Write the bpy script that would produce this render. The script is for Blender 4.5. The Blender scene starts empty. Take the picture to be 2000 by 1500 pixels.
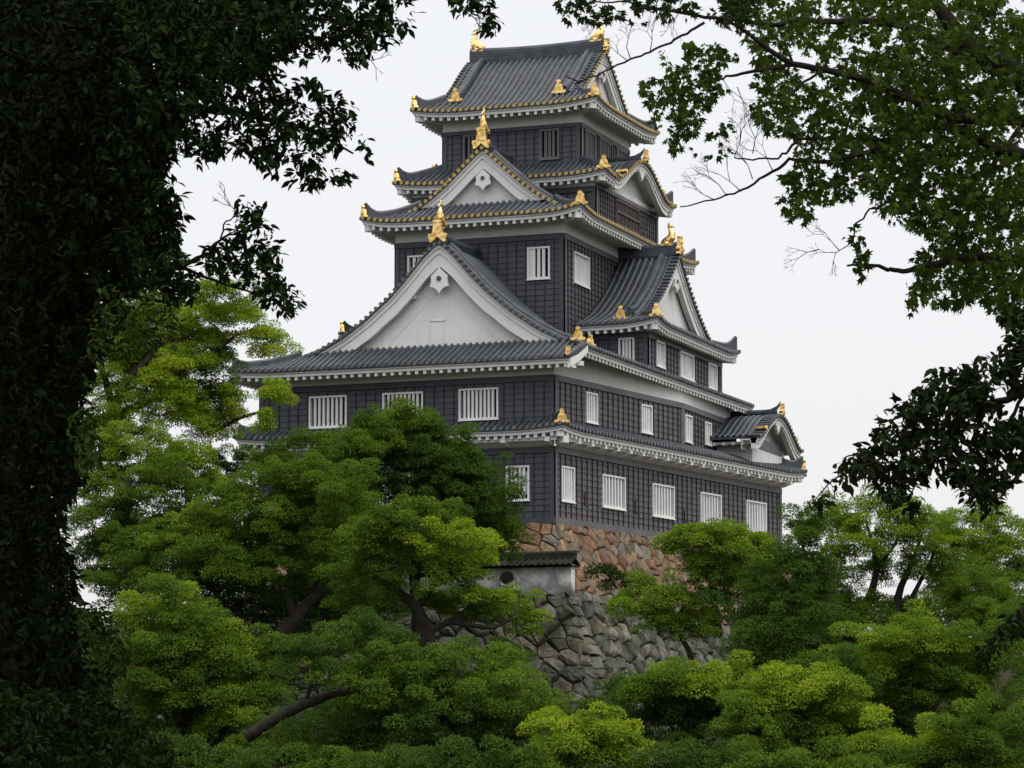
import bpy, random
import numpy as np
from math import radians, sin, cos, tan, pi, sqrt, atan, atan2, floor
from mathutils import Matrix, Vector

random.seed(7)
RNG = np.random.default_rng(11)
C = bpy.context.scene.collection
scene = bpy.context.scene

# ------------------------------------------------------------------ camera (telephoto, looking up at the keep from across the moat)
FPX, TH, DIST = 6400.0, radians(20.6), 141.0            # focal length in px of a 2000 px wide frame
PITCH = atan(820 / 6400.0)
_fh = np.array([-sin(TH), cos(TH), 0.0]); _up = np.array([0, 0, 1.0])
FW = _fh * cos(PITCH) + _up * sin(PITCH)
RT = np.array([cos(TH), sin(TH), 0.0])
CU = np.cross(RT, FW)
def ray(px, py): return FW + RT * (px - 1000) / FPX + CU * (750 - py) / FPX
_r = ray(1083, 1023)
CAM = -_r * (DIST / np.dot(_r, _fh))                     # the keep's near ground corner is the origin
def onY(px, py, y): v = ray(px, py); return CAM + v * (y - CAM[1]) / v[1]
def onX(px, py, x): v = ray(px, py); return CAM + v * (x - CAM[0]) / v[0]
def onP(px, py, p0, n):
    v = ray(px, py); n = np.array(n, float)
    return CAM + v * (((np.array(p0) - CAM) @ n) / (v @ n))
def atD(px, py, d): return CAM + ray(px, py) * d

cam = bpy.data.cameras.new("camera"); camo = bpy.data.objects.new("camera", cam); C.objects.link(camo)
cam.sensor_width = 36.0; cam.lens = FPX / 2000 * 36.0
cam.clip_start = 0.5; cam.clip_end = 6000
m = Matrix(((RT[0], CU[0], -FW[0], CAM[0]), (RT[1], CU[1], -FW[1], CAM[1]), (RT[2], CU[2], -FW[2], CAM[2]), (0, 0, 0, 1)))
camo.matrix_world = m
scene.camera = camo

# ------------------------------------------------------------------ overcast sky, soft sun
SUN_EL, SUN_AZ = radians(58), radians(118)               # azimuth clockwise from +Y
w = bpy.data.worlds.new("World"); scene.world = w; w.use_nodes = True
nt = w.node_tree; nt.nodes.clear()
def N(nt, t, **k):
    n = nt.nodes.new(t)
    for a, b in k.items(): setattr(n, a, b)
    return n
sky = N(nt, 'ShaderNodeTexSky', sky_type='NISHITA', sun_disc=False, sun_elevation=SUN_EL, sun_rotation=SUN_AZ, dust_density=6.0)
bg1 = N(nt, 'ShaderNodeBackground'); bg1.inputs[1].default_value = 0.05
bg2 = N(nt, 'ShaderNodeBackground')                       # the cloud layer: even near the horizon, brighter overhead
bg2.inputs[0].default_value = (0.99, 0.975, 0.975, 1)
tc = N(nt, 'ShaderNodeTexCoord'); sx = N(nt, 'ShaderNodeSeparateXYZ')
mr = N(nt, 'ShaderNodeMapRange', interpolation_type='SMOOTHSTEP')
for k, v in ((1, 0.2), (2, 0.95), (3, 0.81), (4, 1.75)): mr.inputs[k].default_value = v
add = N(nt, 'ShaderNodeAddShader'); wo = N(nt, 'ShaderNodeOutputWorld')
L = nt.links.new
L(tc.outputs['Generated'], sx.inputs[0]); L(sx.outputs[2], mr.inputs[0]); L(mr.outputs[0], bg2.inputs[1])
L(sky.outputs[0], bg1.inputs[0]); L(bg1.outputs[0], add.inputs[0]); L(bg2.outputs[0], add.inputs[1]); L(add.outputs[0], wo.inputs[0])
sl = bpy.data.lights.new("sun", 'SUN'); sl.energy = 0.9; sl.angle = radians(28); sl.color = (1.0, 0.96, 0.9)
so = bpy.data.objects.new("sun", sl); C.objects.link(so)
so.rotation_euler = Vector((sin(SUN_AZ) * cos(SUN_EL), cos(SUN_AZ) * cos(SUN_EL), sin(SUN_EL))).to_track_quat('Z', 'Y').to_euler()
scene.view_settings.view_transform = 'Standard'; scene.view_settings.look = 'None'
scene.view_settings.exposure = 0.0; scene.view_settings.gamma = 1.0
scene.cycles.max_bounces = 6; scene.cycles.diffuse_bounces = 3; scene.cycles.glossy_bounces = 2
scene.cycles.transmission_bounces = 3; scene.cycles.transparent_max_bounces = 4

# ------------------------------------------------------------------ materials
def new_mat(name):
    mt = bpy.data.materials.new(name); mt.use_nodes = True
    n = mt.node_tree; n.nodes.clear()
    b = N(n, 'ShaderNodeBsdfPrincipled'); o = N(n, 'ShaderNodeOutputMaterial')
    n.links.new(b.outputs[0], o.inputs[0])
    return mt, n, b, o
def mixc(n, fac, a, b, bt='MIX'):
    x = N(n, 'ShaderNodeMix', data_type='RGBA', blend_type=bt)
    for i, v in ((0, fac), (6, a), (7, b)):
        if hasattr(v, 'links'): n.links.new(v, x.inputs[i])
        elif isinstance(v, tuple): x.inputs[i].default_value = (*v, 1)
        else: x.inputs[i].default_value = v
    return x.outputs[2]
def noise(n, sc, det=4, co=None, rough=.55):
    t = N(n, 'ShaderNodeTexNoise'); t.inputs['Scale'].default_value = sc; t.inputs['Detail'].default_value = det
    t.inputs['Roughness'].default_value = rough
    if co is None:
        g = N(n, 'ShaderNodeNewGeometry'); co = g.outputs['Position']
    n.links.new(co, t.inputs['Vector'])
    return t.outputs[0]
def ramp(n, fac, p0, p1):
    r = N(n, 'ShaderNodeMapRange'); n.links.new(fac, r.inputs[0])
    r.inputs[1].default_value = p0; r.inputs[2].default_value = p1
    return r.outputs[0]
def bump(n, b, h, s, d=.02):
    x = N(n, 'ShaderNodeBump'); x.inputs['Strength'].default_value = s; x.inputs['Distance'].default_value = d
    n.links.new(h, x.inputs['Height']); n.links.new(x.outputs[0], b.inputs['Normal'])

def mat_noise(name, a, b_, sc, rough=.6, spec=.4, bmp=0, lo=.35, hi=.65, metal=0):
    mt, n, b, o = new_mat(name)
    f = noise(n, sc)
    n.links.new(mixc(n, ramp(n, f, lo, hi), a, b_), b.inputs['Base Color'])
    b.inputs['Roughness'].default_value = rough; b.inputs['Specular IOR Level'].default_value = spec
    b.inputs['Metallic'].default_value = metal
    if bmp: bump(n, b, noise(n, sc * 6), bmp)
    return mt

def mat_boards(name, a, b_, c1, c2):
    """charred boards: every board cell between two battens weathers to its own tone (UV in metres)"""
    mt, n, b, o = new_mat(name)
    uv = N(n, 'ShaderNodeUVMap'); mp = N(n, 'ShaderNodeVectorMath', operation='DIVIDE'); mp.inputs[1].default_value = (.47, .262, 1)
    fl = N(n, 'ShaderNodeVectorMath', operation='FLOOR'); wn = N(n, 'ShaderNodeTexWhiteNoise', noise_dimensions='2D')
    n.links.new(uv.outputs[0], mp.inputs[0]); n.links.new(mp.outputs[0], fl.inputs[0]); n.links.new(fl.outputs[0], wn.inputs['Vector'])
    base = mixc(n, wn.outputs[0], a, b_)
    blot = ramp(n, noise(n, .55, 3), .42, .7)
    base = mixc(n, blot, base, mixc(n, wn.outputs[0], c1, c2))
    st = N(n, 'ShaderNodeTexNoise'); st.inputs['Scale'].default_value = 6
    mv = N(n, 'ShaderNodeVectorMath', operation='MULTIPLY'); mv.inputs[1].default_value = (.8, 9, 1)
    n.links.new(uv.outputs[0], mv.inputs[0]); n.links.new(mv.outputs[0], st.inputs['Vector'])
    base = mixc(n, ramp(n, st.outputs[0], .3, .75), base, (.036, .038, .047))
    sy = N(n, 'ShaderNodeSeparateXYZ'); n.links.new(mp.outputs[0], sy.inputs[0]); fy = N(n, 'ShaderNodeMath', operation='FRACT'); n.links.new(sy.outputs[1], fy.inputs[0])
    lap = ramp(n, fy.outputs[0], .16, .06)                              # the dark open lap under every board
    base = mixc(n, lap, base, (.012, .013, .018))
    n.links.new(base, b.inputs['Base Color']); b.inputs['Roughness'].default_value = .52; b.inputs['Specular IOR Level'].default_value = .45
    bump(n, b, st.outputs[0], .25, .01)
    return mt

def mat_tile(name, k=1.0):
    mt, n, b, o = new_mat(name)
    uv = N(n, 'ShaderNodeUVMap'); sp = N(n, 'ShaderNodeSeparateXYZ'); n.links.new(uv.outputs[0], sp.inputs[0])
    dv = N(n, 'ShaderNodeMath', operation='DIVIDE'); dv.inputs[1].default_value = .24; n.links.new(sp.outputs[1], dv.inputs[0])
    fr = N(n, 'ShaderNodeMath', operation='FRACT'); n.links.new(dv.outputs[0], fr.inputs[0])
    cell = N(n, 'ShaderNodeVectorMath', operation='DIVIDE'); cell.inputs[1].default_value = (.3, .24, 1); n.links.new(uv.outputs[0], cell.inputs[0])
    fl = N(n, 'ShaderNodeVectorMath', operation='FLOOR'); n.links.new(cell.outputs[0], fl.inputs[0])
    wn = N(n, 'ShaderNodeTexWhiteNoise', noise_dimensions='2D'); n.links.new(fl.outputs[0], wn.inputs['Vector'])
    c = mixc(n, wn.outputs[0], (.036 * k, .050 * k, .068 * k), (.078 * k, .095 * k, .117 * k))
    c = mixc(n, ramp(n, noise(n, 1.3, 5), .4, .75), c, (.062 * k, .068 * k, .076 * k))
    joint = N(n, 'ShaderNodeMath', operation='GREATER_THAN'); joint.inputs[1].default_value = .88; n.links.new(fr.outputs[0], joint.inputs[0])
    c = mixc(n, joint.outputs[0], c, (.02 * k, .022 * k, .027 * k))
    n.links.new(c, b.inputs['Base Color']); b.inputs['Roughness'].default_value = .48; b.inputs['Specular IOR Level'].default_value = .4
    bump(n, b, fr.outputs[0], .5, .03)
    return mt

def mat_attr(name, rough=.85, spec=.25, sc=7.0, amp=.35, trans=0.0, bmp=0, moss=None):
    mt, n, b, o = new_mat(name)
    at = N(n, 'ShaderNodeAttribute', attribute_name='tint')
    col = at.outputs['Color']
    if amp:
        f = noise(n, sc, 5)
        col = mixc(n, ramp(n, f, .3, .7), mixc(n, 1.0, col, (1 - amp,) * 3, 'MULTIPLY'), col)
    if moss:
        col = mixc(n, ramp(n, noise(n, .8, 5), .5, .68), col, moss)
    n.links.new(col, b.inputs['Base Color']); b.inputs['Roughness'].default_value = rough; b.inputs['Specular IOR Level'].default_value = spec
    if bmp: bump(n, b, noise(n, sc * 1.6, 7, None, .68), bmp, .16)
    if trans:
        tr = N(n, 'ShaderNodeBsdfTranslucent'); mx = N(n, 'ShaderNodeMixShader'); mx.inputs[0].default_value = trans
        n.links.new(mixc(n, 1.0, col, (1.35, 1.35, .5), 'MULTIPLY'), tr.inputs[0])
        n.links.new(b.outputs[0], mx.inputs[1]); n.links.new(tr.outputs[0], mx.inputs[2]); n.links.new(mx.outputs[0], o.inputs[0])
    return mt

def mat_plaster():
    mt, n, b, o = new_mat("white_plaster")
    c = mixc(n, ramp(n, noise(n, .7, 6), .4, .8), (.66, .67, .67), (.585, .595, .59))
    c = mixc(n, ramp(n, noise(n, 3, 4), .6, .9), c, (.6, .61, .59))
    g = N(n, 'ShaderNodeNewGeometry'); mv = N(n, 'ShaderNodeVectorMath', operation='MULTIPLY'); mv.inputs[1].default_value = (3.2, 3.2, .22); n.links.new(g.outputs['Position'], mv.inputs[0])
    c = mixc(n, ramp(n, noise(n, 1.0, 5, mv.outputs[0], .6), .52, .85), c, (.50, .51, .49))   # rain streaks
    n.links.new(c, b.inputs['Base Color']); b.inputs['Roughness'].default_value = .8; b.inputs['Specular IOR Level'].default_value = .2
    bump(n, b, noise(n, 14), .08)
    return mt
def mat_oldplaster():
    mt, n, b, o = new_mat("stained_plaster")
    c = mixc(n, ramp(n, noise(n, 1.5, 8, None, .68), .42, .60), (.66, .67, .66), (.26, .28, .29))
    c = mixc(n, ramp(n, noise(n, .45, 4), .62, .75), c, (.42, .33, .25))
    g = N(n, 'ShaderNodeNewGeometry'); s = N(n, 'ShaderNodeSeparateXYZ'); n.links.new(g.outputs['Position'], s.inputs[0])
    z = N(n, 'ShaderNodeMath', operation='MULTIPLY_ADD'); n.links.new(noise(n, 1.4, 5), z.inputs[0]); z.inputs[1].default_value = 1.1; n.links.new(s.outputs[2], z.inputs[2])
    mud = ramp(n, z.outputs[0], -2.15, -2.75)           # splashed dirt and moss along the wall's foot
    c = mixc(n, mud, c, (.07, .072, .06))
    n.links.new(c, b.inputs['Base Color']); b.inputs['Roughness'].default_value = .9; b.inputs['Specular IOR Level'].default_value = .15
    return mt

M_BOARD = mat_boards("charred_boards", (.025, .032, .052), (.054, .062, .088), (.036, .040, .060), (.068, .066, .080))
M_BOARDW = mat_boards("right_side_boards", (.070, .070, .080), (.125, .115, .118), (.110, .094, .090), (.185, .142, .126))
M_BATTEN = mat_noise("dark_timber", (.016, .017, .022), (.03, .03, .034), 3, .6)
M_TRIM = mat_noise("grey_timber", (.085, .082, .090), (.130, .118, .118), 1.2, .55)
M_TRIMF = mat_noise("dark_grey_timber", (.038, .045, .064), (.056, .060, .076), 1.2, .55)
M_TILE = mat_tile("roof_tile_bed", .30); M_RIB = mat_tile("roof_tile_round", .74)
M_RIDGE = mat_noise("ridge_tile", (.021, .028, .037), (.050, .059, .070), 2.2, .45, .5, .3)
M_WHITE = mat_plaster()
M_FRAME = mat_noise("white_paint", (.74, .75, .75), (.66, .67, .67), 3, .5)
M_SHUT = mat_noise("white_shutter", (.62, .64, .66), (.55, .57, .6), 1.5, .5)
M_DARK = mat_noise("dark_interior", (.006, .006, .008), (.012, .012, .014), 2, .8, .2)
M_GOLD = mat_noise("gilded", (1.0, .74, .30), (.58, .33, .09), 5, .3, .5, .8, lo=.42, hi=.62, metal=1)  # dark and bright mottling imitates shading and reflections on the gilding
M_GOLDT = mat_noise("gilded_tile_end", (.50, .37, .12), (.33, .23, .07), 9, .5, .5, .2, metal=.75)
M_TEND = mat_noise("dark_tile_end", (.05, .054, .06), (.13, .135, .14), 5, .45)
M_BROWN = mat_noise("bare_lattice", (.095, .07, .06), (.055, .046, .045), 4, .6)
M_STONE = mat_attr("rampart_stone", .9, .2, 2.6, .6, 0, 1.0, moss=(.040, .044, .026))
M_STONEU = mat_attr("upper_rampart_stone", .9, .2, 2.6, .5, 0, 1.0)
M_MORTAR = mat_noise("rampart_gap", (.035, .03, .024), (.06, .05, .04), 2, 1.0, .1)
M_BARK = mat_noise("bark", (.045, .038, .03), (.022, .019, .015), 5, .95, .15, .6)
M_BARKD = mat_noise("dark_bark", (.02, .018, .015), (.034, .03, .026), 14, .95, .12, .5)
M_OLDW = mat_oldplaster()
M_METAL = mat_noise("lamp_metal", (.035, .035, .036), (.06, .06, .06), 9, .5, .5)

# ------------------------------------------------------------------ mesh helpers
class MB:
    def __init__(s, T=None): s.v = []; s.f = []; s.m = []; s.uv = []; s.col = []; s.T = T
    def add(s, vs, fs, mi=0, uv=None, col=None):
        b = len(s.v)
        if s.T is not None: vs = [s.T(p) for p in vs]
        s.v += [tuple(p) for p in vs]
        for f in fs:
            s.f.append(tuple(b + i for i in f)); s.m.append(mi)
            s.uv.append([uv[i] for i in f] if uv else None); s.col.append(col)
    def box(s, o, a, b, c, mi=0):
        o, a, b, c = (np.array(q, float) for q in (o, a, b, c))
        vs = [o, o + a, o + a + b, o + b, o + c, o + a + c, o + a + b + c, o + b + c]
        s.add(vs, [(3, 2, 1, 0), (4, 5, 6, 7), (0, 1, 5, 4), (1, 2, 6, 5), (2, 3, 7, 6), (3, 0, 4, 7)], mi)
    def prism(s, pts, front, back, mi=0, origin=(0, 0, 0), ax=(1, 0, 0), az=(0, 0, 1), ay=(0, 1, 0)):
        """outline (a,b) in plane ax/az, extruded along ay from front to back"""
        o, ax, ay, az = (np.array(q, float) for q in (origin, ax, ay, az)); n = len(pts)
        vs = [o + ax * p[0] + az * p[1] + ay * front for p in pts] + [o + ax * p[0] + az * p[1] + ay * back for p in pts]
        s.add(vs, [tuple(range(n)), tuple(range(2 * n - 1, n - 1, -1))] + [(i, i + n, (i + 1) % n + n, (i + 1) % n) for i in range(n)], mi)
    def tube(s, pts, rad, n=6, mi=0, cap=True, flat=1.0):
        pts = [np.array(p, float) for p in pts]; k = len(pts)
        if not hasattr(rad, '__len__'): rad = [rad] * k
        t0 = pts[1] - pts[0]; ref = np.array([0, 0, 1.]) if abs(t0[2]) < .9 * np.linalg.norm(t0) else np.array([1., 0, 0])
        vs = []
        for i in range(k):
            t = pts[min(i + 1, k - 1)] - pts[max(i - 1, 0)]; t = t / (np.linalg.norm(t) + 1e-9)
            a = np.cross(ref, t); a /= np.linalg.norm(a) + 1e-9; b = np.cross(t, a); ref = b
            for j in range(n):
                q = 2 * pi * j / n; vs.append(pts[i] + rad[i] * (a * cos(q) * flat + b * sin(q)))
        fs = [(i * n + j, i * n + (j + 1) % n, (i + 1) * n + (j + 1) % n, (i + 1) * n + j) for i in range(k - 1) for j in range(n)]
        if cap: fs += [tuple(range(n - 1, -1, -1)), tuple((k - 1) * n + j for j in range(n))]
        s.add(vs, fs, mi)
    def disc(s, c, ax, az, ay, r, th, n=10, mi=0):
        s.prism([(r * cos(2 * pi * i / n), r * sin(2 * pi * i / n)) for i in range(n)], th, -th * .2, mi, c, ax, az, ay)
    def bar(s, pts, side, w, h, mi=0, up=(0, 0, 1)):
        """rectangular section swept along pts; side is the horizontal width direction, base on the points"""
        sd = np.array(side, float); up = np.array(up, float); k = len(pts)
        if not hasattr(w, '__len__'): w = [w] * k
        if not hasattr(h, '__len__'): h = [h] * k
        vs = []
        for i, p in enumerate(pts):
            p = np.array(p, float)
            vs += [p - sd * w[i] / 2 - up * .06, p + sd * w[i] / 2 - up * .06, p + sd * w[i] / 2 + up * h[i], p - sd * w[i] / 2 + up * h[i]]
        fs = [(i * 4 + j, i * 4 + (j + 1) % 4, i * 4 + 4 + (j + 1) % 4, i * 4 + 4 + j) for i in range(k - 1) for j in range(4)]
        s.add(vs, fs + [(3, 2, 1, 0), (4 * k - 4, 4 * k - 3, 4 * k - 2, 4 * k - 1)], mi)
    def build(s, name, mats, parent=None, smooth=False):
        me = bpy.data.meshes.new(name); me.from_pydata(s.v, [], s.f)
        if not isinstance(mats, (list, tuple)): mats = [mats]
        for q in mats: me.materials.append(q)
        me.polygons.foreach_set('material_index', s.m)
        if any(u is not None for u in s.uv):
            ul = me.uv_layers.new(name='UVMap'); flat = []
            for f, u in zip(s.f, s.uv):
                for i in range(len(f)): flat += list(u[i]) if u else [0, 0]
            ul.data.foreach_set('uv', flat)
        if any(c is not None for c in s.col):
            ca = me.attributes.new('tint', 'FLOAT_COLOR', 'CORNER'); flat = []
            for f, c in zip(s.f, s.col): flat += list((*(c or (.1, .1, .1)), 1)) * len(f)
            ca.data.foreach_set('color', flat)
        if smooth: me.polygons.foreach_set('use_smooth', [True] * len(s.f))
        me.update()
        o = bpy.data.objects.new(name, me); C.objects.link(o)
        if parent is not None: o.parent = parent
        return o
class Parts:
    """several like pieces, each to become a part of its own"""
    def __init__(s, T=None): s.T = T; s.l = []
    def new(s): b = MB(s.T); s.l.append(b); return b
    def build(s, name, mats, parent): return [b.build(name, mats, parent) for b in s.l]
def tag(o, label, cat, group=None):
    o['label'] = label; o['category'] = cat
    if group: o['group'] = group
    return o
def empty(name, loc=(0, 0, 0)):
    o = bpy.data.objects.new(name, None); C.objects.link(o); o.empty_display_size = .5
    return o
def fr(origin, ax, ay):
    """local frame: x along ax, y along ay (outward), z up"""
    o = np.array(origin, float); ax = np.array(ax, float); ay = np.array(ay, float)
    return lambda p: o + ax * p[0] + ay * p[1] + np.array([0, 0, p[2]])
def interp(tab):
    xs = [a for a, b in tab]; ys = [b for a, b in tab]
    return lambda x: float(np.interp(x, xs, ys))
def smoothtab(tab, n=60):
    """piecewise curve through the measured points, rounded off"""
    xs = np.array([a for a, b in tab]); ys = np.array([b for a, b in tab])
    g = np.linspace(xs[0], xs[-1], n * 4); y = np.interp(g, xs, ys)
    for _ in range(40):
        y[1:-1] = .25 * y[:-2] + .5 * y[1:-1] + .25 * y[2:]
    return lambda x: float(np.interp(x, g, y))

# ------------------------------------------------------------------ the keep
keep = empty("castle_keep")
tag(keep, "tall black boarded Japanese castle keep with white gables, grey tiled roofs and gilded ornaments", "castle")

def cut(poly, u, eps=0):
    vs = []
    n = len(poly)
    for i in range(n):
        a, b = poly[i], poly[(i + 1) % n]
        if (a[0] - u) * (b[0] - u) < 0:
            t = (u - a[0]) / (b[0] - a[0]); vs.append(a[1] + t * (b[1] - a[1]))
    return (min(vs), max(vs)) if len(vs) >= 2 else None

def facet(mb, ends, poly, up, zf, sp=.30, r=.078, front=True, nv=9):
    """one tiled slope: plan polygon, uphill direction, height function; round tiles run uphill"""
    up = np.array(up, float); sd = np.array([-up[1], up[0]])
    P = [(float(np.dot(p, sd)), float(np.dot(p, up))) for p in poly]
    u0, u1 = min(p[0] for p in P), max(p[0] for p in P)
    k = max(1, round((u1 - u0) / sp)); sp = (u1 - u0) / k
    us = sorted(set([u0 + i * sp for i in range(k + 1)] + [p[0] for p in P]))
    def P3(u, v, dz=0):
        q = sd * u + up * v; return np.array([q[0], q[1], zf(q[0], q[1]) + dz])
    for a, b in zip(us[:-1], us[1:]):
        if b - a < 1e-4: continue
        ca, cb = cut(P, a + 1e-5), cut(P, b - 1e-5)
        if not ca or not cb: continue
        vs, uv = [], []
        for i in range(nv + 1):
            t = i / nv
            for u, c in ((a, ca), (b, cb)):
                v = c[0] + (c[1] - c[0]) * t; vs.append(P3(u, v)); uv.append((u, v))
        mb.add(vs, [(2 * i, 2 * i + 1, 2 * i + 3, 2 * i + 2) for i in range(nv)], 0, uv)
        if front:
            vs = [P3(a, ca[0]), P3(b, cb[0]), P3(b, cb[0], -.11), P3(a, ca[0], -.11)]
            mb.add(vs, [(0, 1, 2, 3)], 2)
    for i in range(k):
        u = u0 + (i + .5) * sp; c = cut(P, u)
        if not c or c[1] - c[0] < .12: continue
        n = max(3, int((c[1] - c[0]) / .45) + 2); vs, uv = [], []
        for q in range(n):
            v = c[0] - .05 + (c[1] - c[0] + .05) * q / (n - 1)
            p = P3(u, max(v, c[0]), 0)
            if v < c[0]: p[:2] += up * (v - c[0])
            for j in range(6):
                an = pi * j / 5; rr = r * (1 + .05 * ((i * 7 + 3 * q) % 3 - 1))
                vs.append(p + np.array([sd[0] * cos(an) * rr, sd[1] * cos(an) * rr, sin(an) * rr * 1.15 + .005])); uv.append((u + j * .01, v))
        mb.add(vs, [(q * 6 + j, q * 6 + j + 1, q * 6 + 7 + j, q * 6 + 6 + j) for q in range(n - 1) for j in range(5)], 1, uv)
        if front and ends is not None:
            p = P3(u, c[0], .012); p[:2] -= up * .05
            ends.disc(p, (*sd, 0), (0, 0, 1), (*(-up), 0), r * 1.16, .03, 10, 3)

def eave(wbs, p0, p1, n, zf, o, c0=True, c1=True, sp=.385, soff=.15, raf=True, slim=False):
    """white boarded eave under a tile edge: lip, fascia, soffit and rafters"""
    wb = wbs.new()
    p0, p1, n = (np.array(q, float) for q in (p0, p1, n)); t = (p1 - p0); Ln = np.linalg.norm(t); t /= Ln
    zm = zf(*(p0 + t * Ln / 2 + n * .001))
    def Q(s, d, dz, lift=1.0):
        a = d if c0 else 0; b = d if c1 else 0
        s2 = a + (Ln - a - b) * s
        z = zf(*(p0 + t * (Ln * s) + n * .001)); z = zm + (z - zm) * lift
        q = p0 + t * s2 + n * d
        return np.array([q[0], q[1], z + dz])
    k = max(8, int(Ln / .6)); prof = [(.03, -.10, 1), (.03, -.155, 1), (.10, -.155, 1), (.10, -.30, 1), (.2, -.30, 1), (.2, -.27, 1), (o, -.27 + soff * o, .0)]
    vs = [Q(i / k, d, dz, l) for i in range(k + 1) for d, dz, l in prof]; q = len(prof)
    wb.add(vs, [(i * q + j, i * q + j + 1, (i + 1) * q + j + 1, (i + 1) * q + j) for i in range(k) for j in range(q - 1)])
    if not raf: return
    m_ = int((Ln - .3) / sp)
    for i in range(m_ + 1):
        s_ = (Ln - m_ * sp) / 2 + i * sp
        din = o
        if c0: din = min(din, s_)
        if c1: din = min(din, Ln - s_)
        if din < .3: continue
        sfr = s_ / Ln; zt = zf(*(p0 + t * s_ + n * .001)); zi = zm + (zt - zm) * max(0, 1 - din / o)
        a = p0 + t * s_ + n * .13; b = p0 + t * s_ + n * din
        za, zb = zt - .28, zi - .28 + soff * din
        h = .07
        vs = []
        for pp, zz in ((a, za), (b, zb)):
            for du, dz in ((-h, -.175), (h, -.175), (h, .02), (-h, .02)): vs.append((*(pp + t * du), zz + dz))
        wb.add(vs, [(3, 2, 1, 0), (0, 1, 5, 4), (1, 2, 6, 5), (3, 0, 4, 7), (4, 5, 6, 7)])

def hip_beam(wbs, corner, d, z, o):
    wb = wbs.new()
    """chunky white corner rafter; d = outward diagonal (unit, plan)"""
    d = np.array([d[0], d[1], 0.]); s_ = np.array([-d[1], d[0], 0]); c = np.array([*corner, z])
    wb.box(c - d * .28 - s_ * .15 + np.array([0, 0, -.52]), s_ * .3, -d * (o * 1.2), (0, 0, .34))

def hip_ridge(rbs, golds, a, b, zf, h=.24, w_=.26, tip=.30, orn=.62, face=None):
    """ridge of stacked tiles down a hip from b (top) to a (eave corner, plan) with an upswept end"""
    rb = rbs.new()
    a = np.array(a, float); b = np.array(b, float); L_ = np.linalg.norm(b - a); t = (b - a) / L_
    s_ = np.array([-t[1], t[0], 0]); pts, hs = [], []
    d0 = .22
    for i in range(11):
        d = d0 + (L_ - d0) * i / 10; q = a + t * d; z = zf(*q); e = max(0, 1 - (d - d0) / .75)
        pts.append((q[0], q[1], z)); hs.append(h + tip * e * e)
    rb.bar(pts, s_, w_, hs)
    rb.tube([(p[0], p[1], p[2] + q + .01) for p, q in zip(pts, hs)], w_ * .36, 6)
    q = a + t * (d0 - .06); z = zf(*(a + t * d0))
    f = np.array(face if face is not None else -t, float); f = f / np.linalg.norm(f)
    if orn: corner_ornament(golds.new(), (q[0], q[1], z - .02), f, orn)

def _mir(half): return half + [(-x, z) for x, z in reversed(half) if abs(x) > 1e-6]
def corner_ornament(g, p, f, sc=.62):
    """gilded demon-tile: bell body with scroll feet, a ball on top and a raised boss"""
    ax = np.array([-f[1], f[0], 0.]); ay = np.array([f[0], f[1], 0.]); p = np.array(p, float)
    out = [(0, -.02), (.16, -.07), (.30, -.06), (.50, -.06), (.58, .04), (.55, .15), (.45, .18), (.36, .14), (.33, .30), (.28, .52), (.20, .66), (.11, .70)]
    g.prism([(x * sc, z * sc) for x, z in _mir(out)], .07, -.07, 0, p, ax, (0, 0, 1), ay)
    c = p + np.array([0, 0, .84 * sc]); g.disc(c, ax, (0, 0, 1), ay, .17 * sc, .09, 12); g.disc(c + ay * .09, ax, (0, 0, 1), ay, .09 * sc, .02, 10)
    g.disc(p + np.array([0, 0, .36 * sc]) + ay * .07, ax, (0, 0, 1), ay, .19 * sc, .025, 14)
    g.disc(p + np.array([0, 0, .36 * sc]) + ay * .095, ax, (0, 0, 1), ay, .09 * sc, .02, 8)
    for s_ in (-1, 1): g.disc(p + ax * s_ * .46 * sc + np.array([0, 0, .05 * sc]) + ay * .07, ax, (0, 0, 1), ay, .1 * sc, .03, 9)

def apex_plate(g, p, f, sc=1.0):
    ax = np.array([-f[1], f[0], 0.]); ay = np.array([f[0], f[1], 0.]); p = np.array(p, float)
    out = [(0, .16), (.10, .05), (.20, -.04), (.34, -.12), (.43, -.07), (.40, .04), (.46, .14), (.47, .24), (.40, .31), (.30, .29), (.25, .36), (.22, .60), (.20, .82), (.25, .86), (.24, .93), (.12, .95)]
    g.prism([(x * sc, z * sc) for x, z in _mir(out)], .09, -.09, 0, p, ax, (0, 0, 1), ay)
    for zz, r in ((.60, .13), (.60, .07)): g.disc(p + np.array([0, 0, zz * sc]) + ay * (.09 + (.13 - r) * .3), ax, (0, 0, 1), ay, r * sc, .025, 12)
    for s_ in (-1, 1): g.disc(p + ax * s_ * .38 * sc + np.array([0, 0, .2 * sc]) + ay * .09, ax, (0, 0, 1), ay, .07 * sc, .03, 9)
    for i in range(-1, 2): g.box(p + ax * (i * .12 - .035) * sc + np.array([0, 0, .26 * sc]) + ay * .09, ax * .07 * sc, ay * .03, (0, 0, .1 * sc))
    g.box(p - ax * .17 * sc + np.array([0, 0, .8 * sc]) + ay * .09, ax * .34 * sc, ay * .03, (0, 0, .05 * sc))

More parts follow.
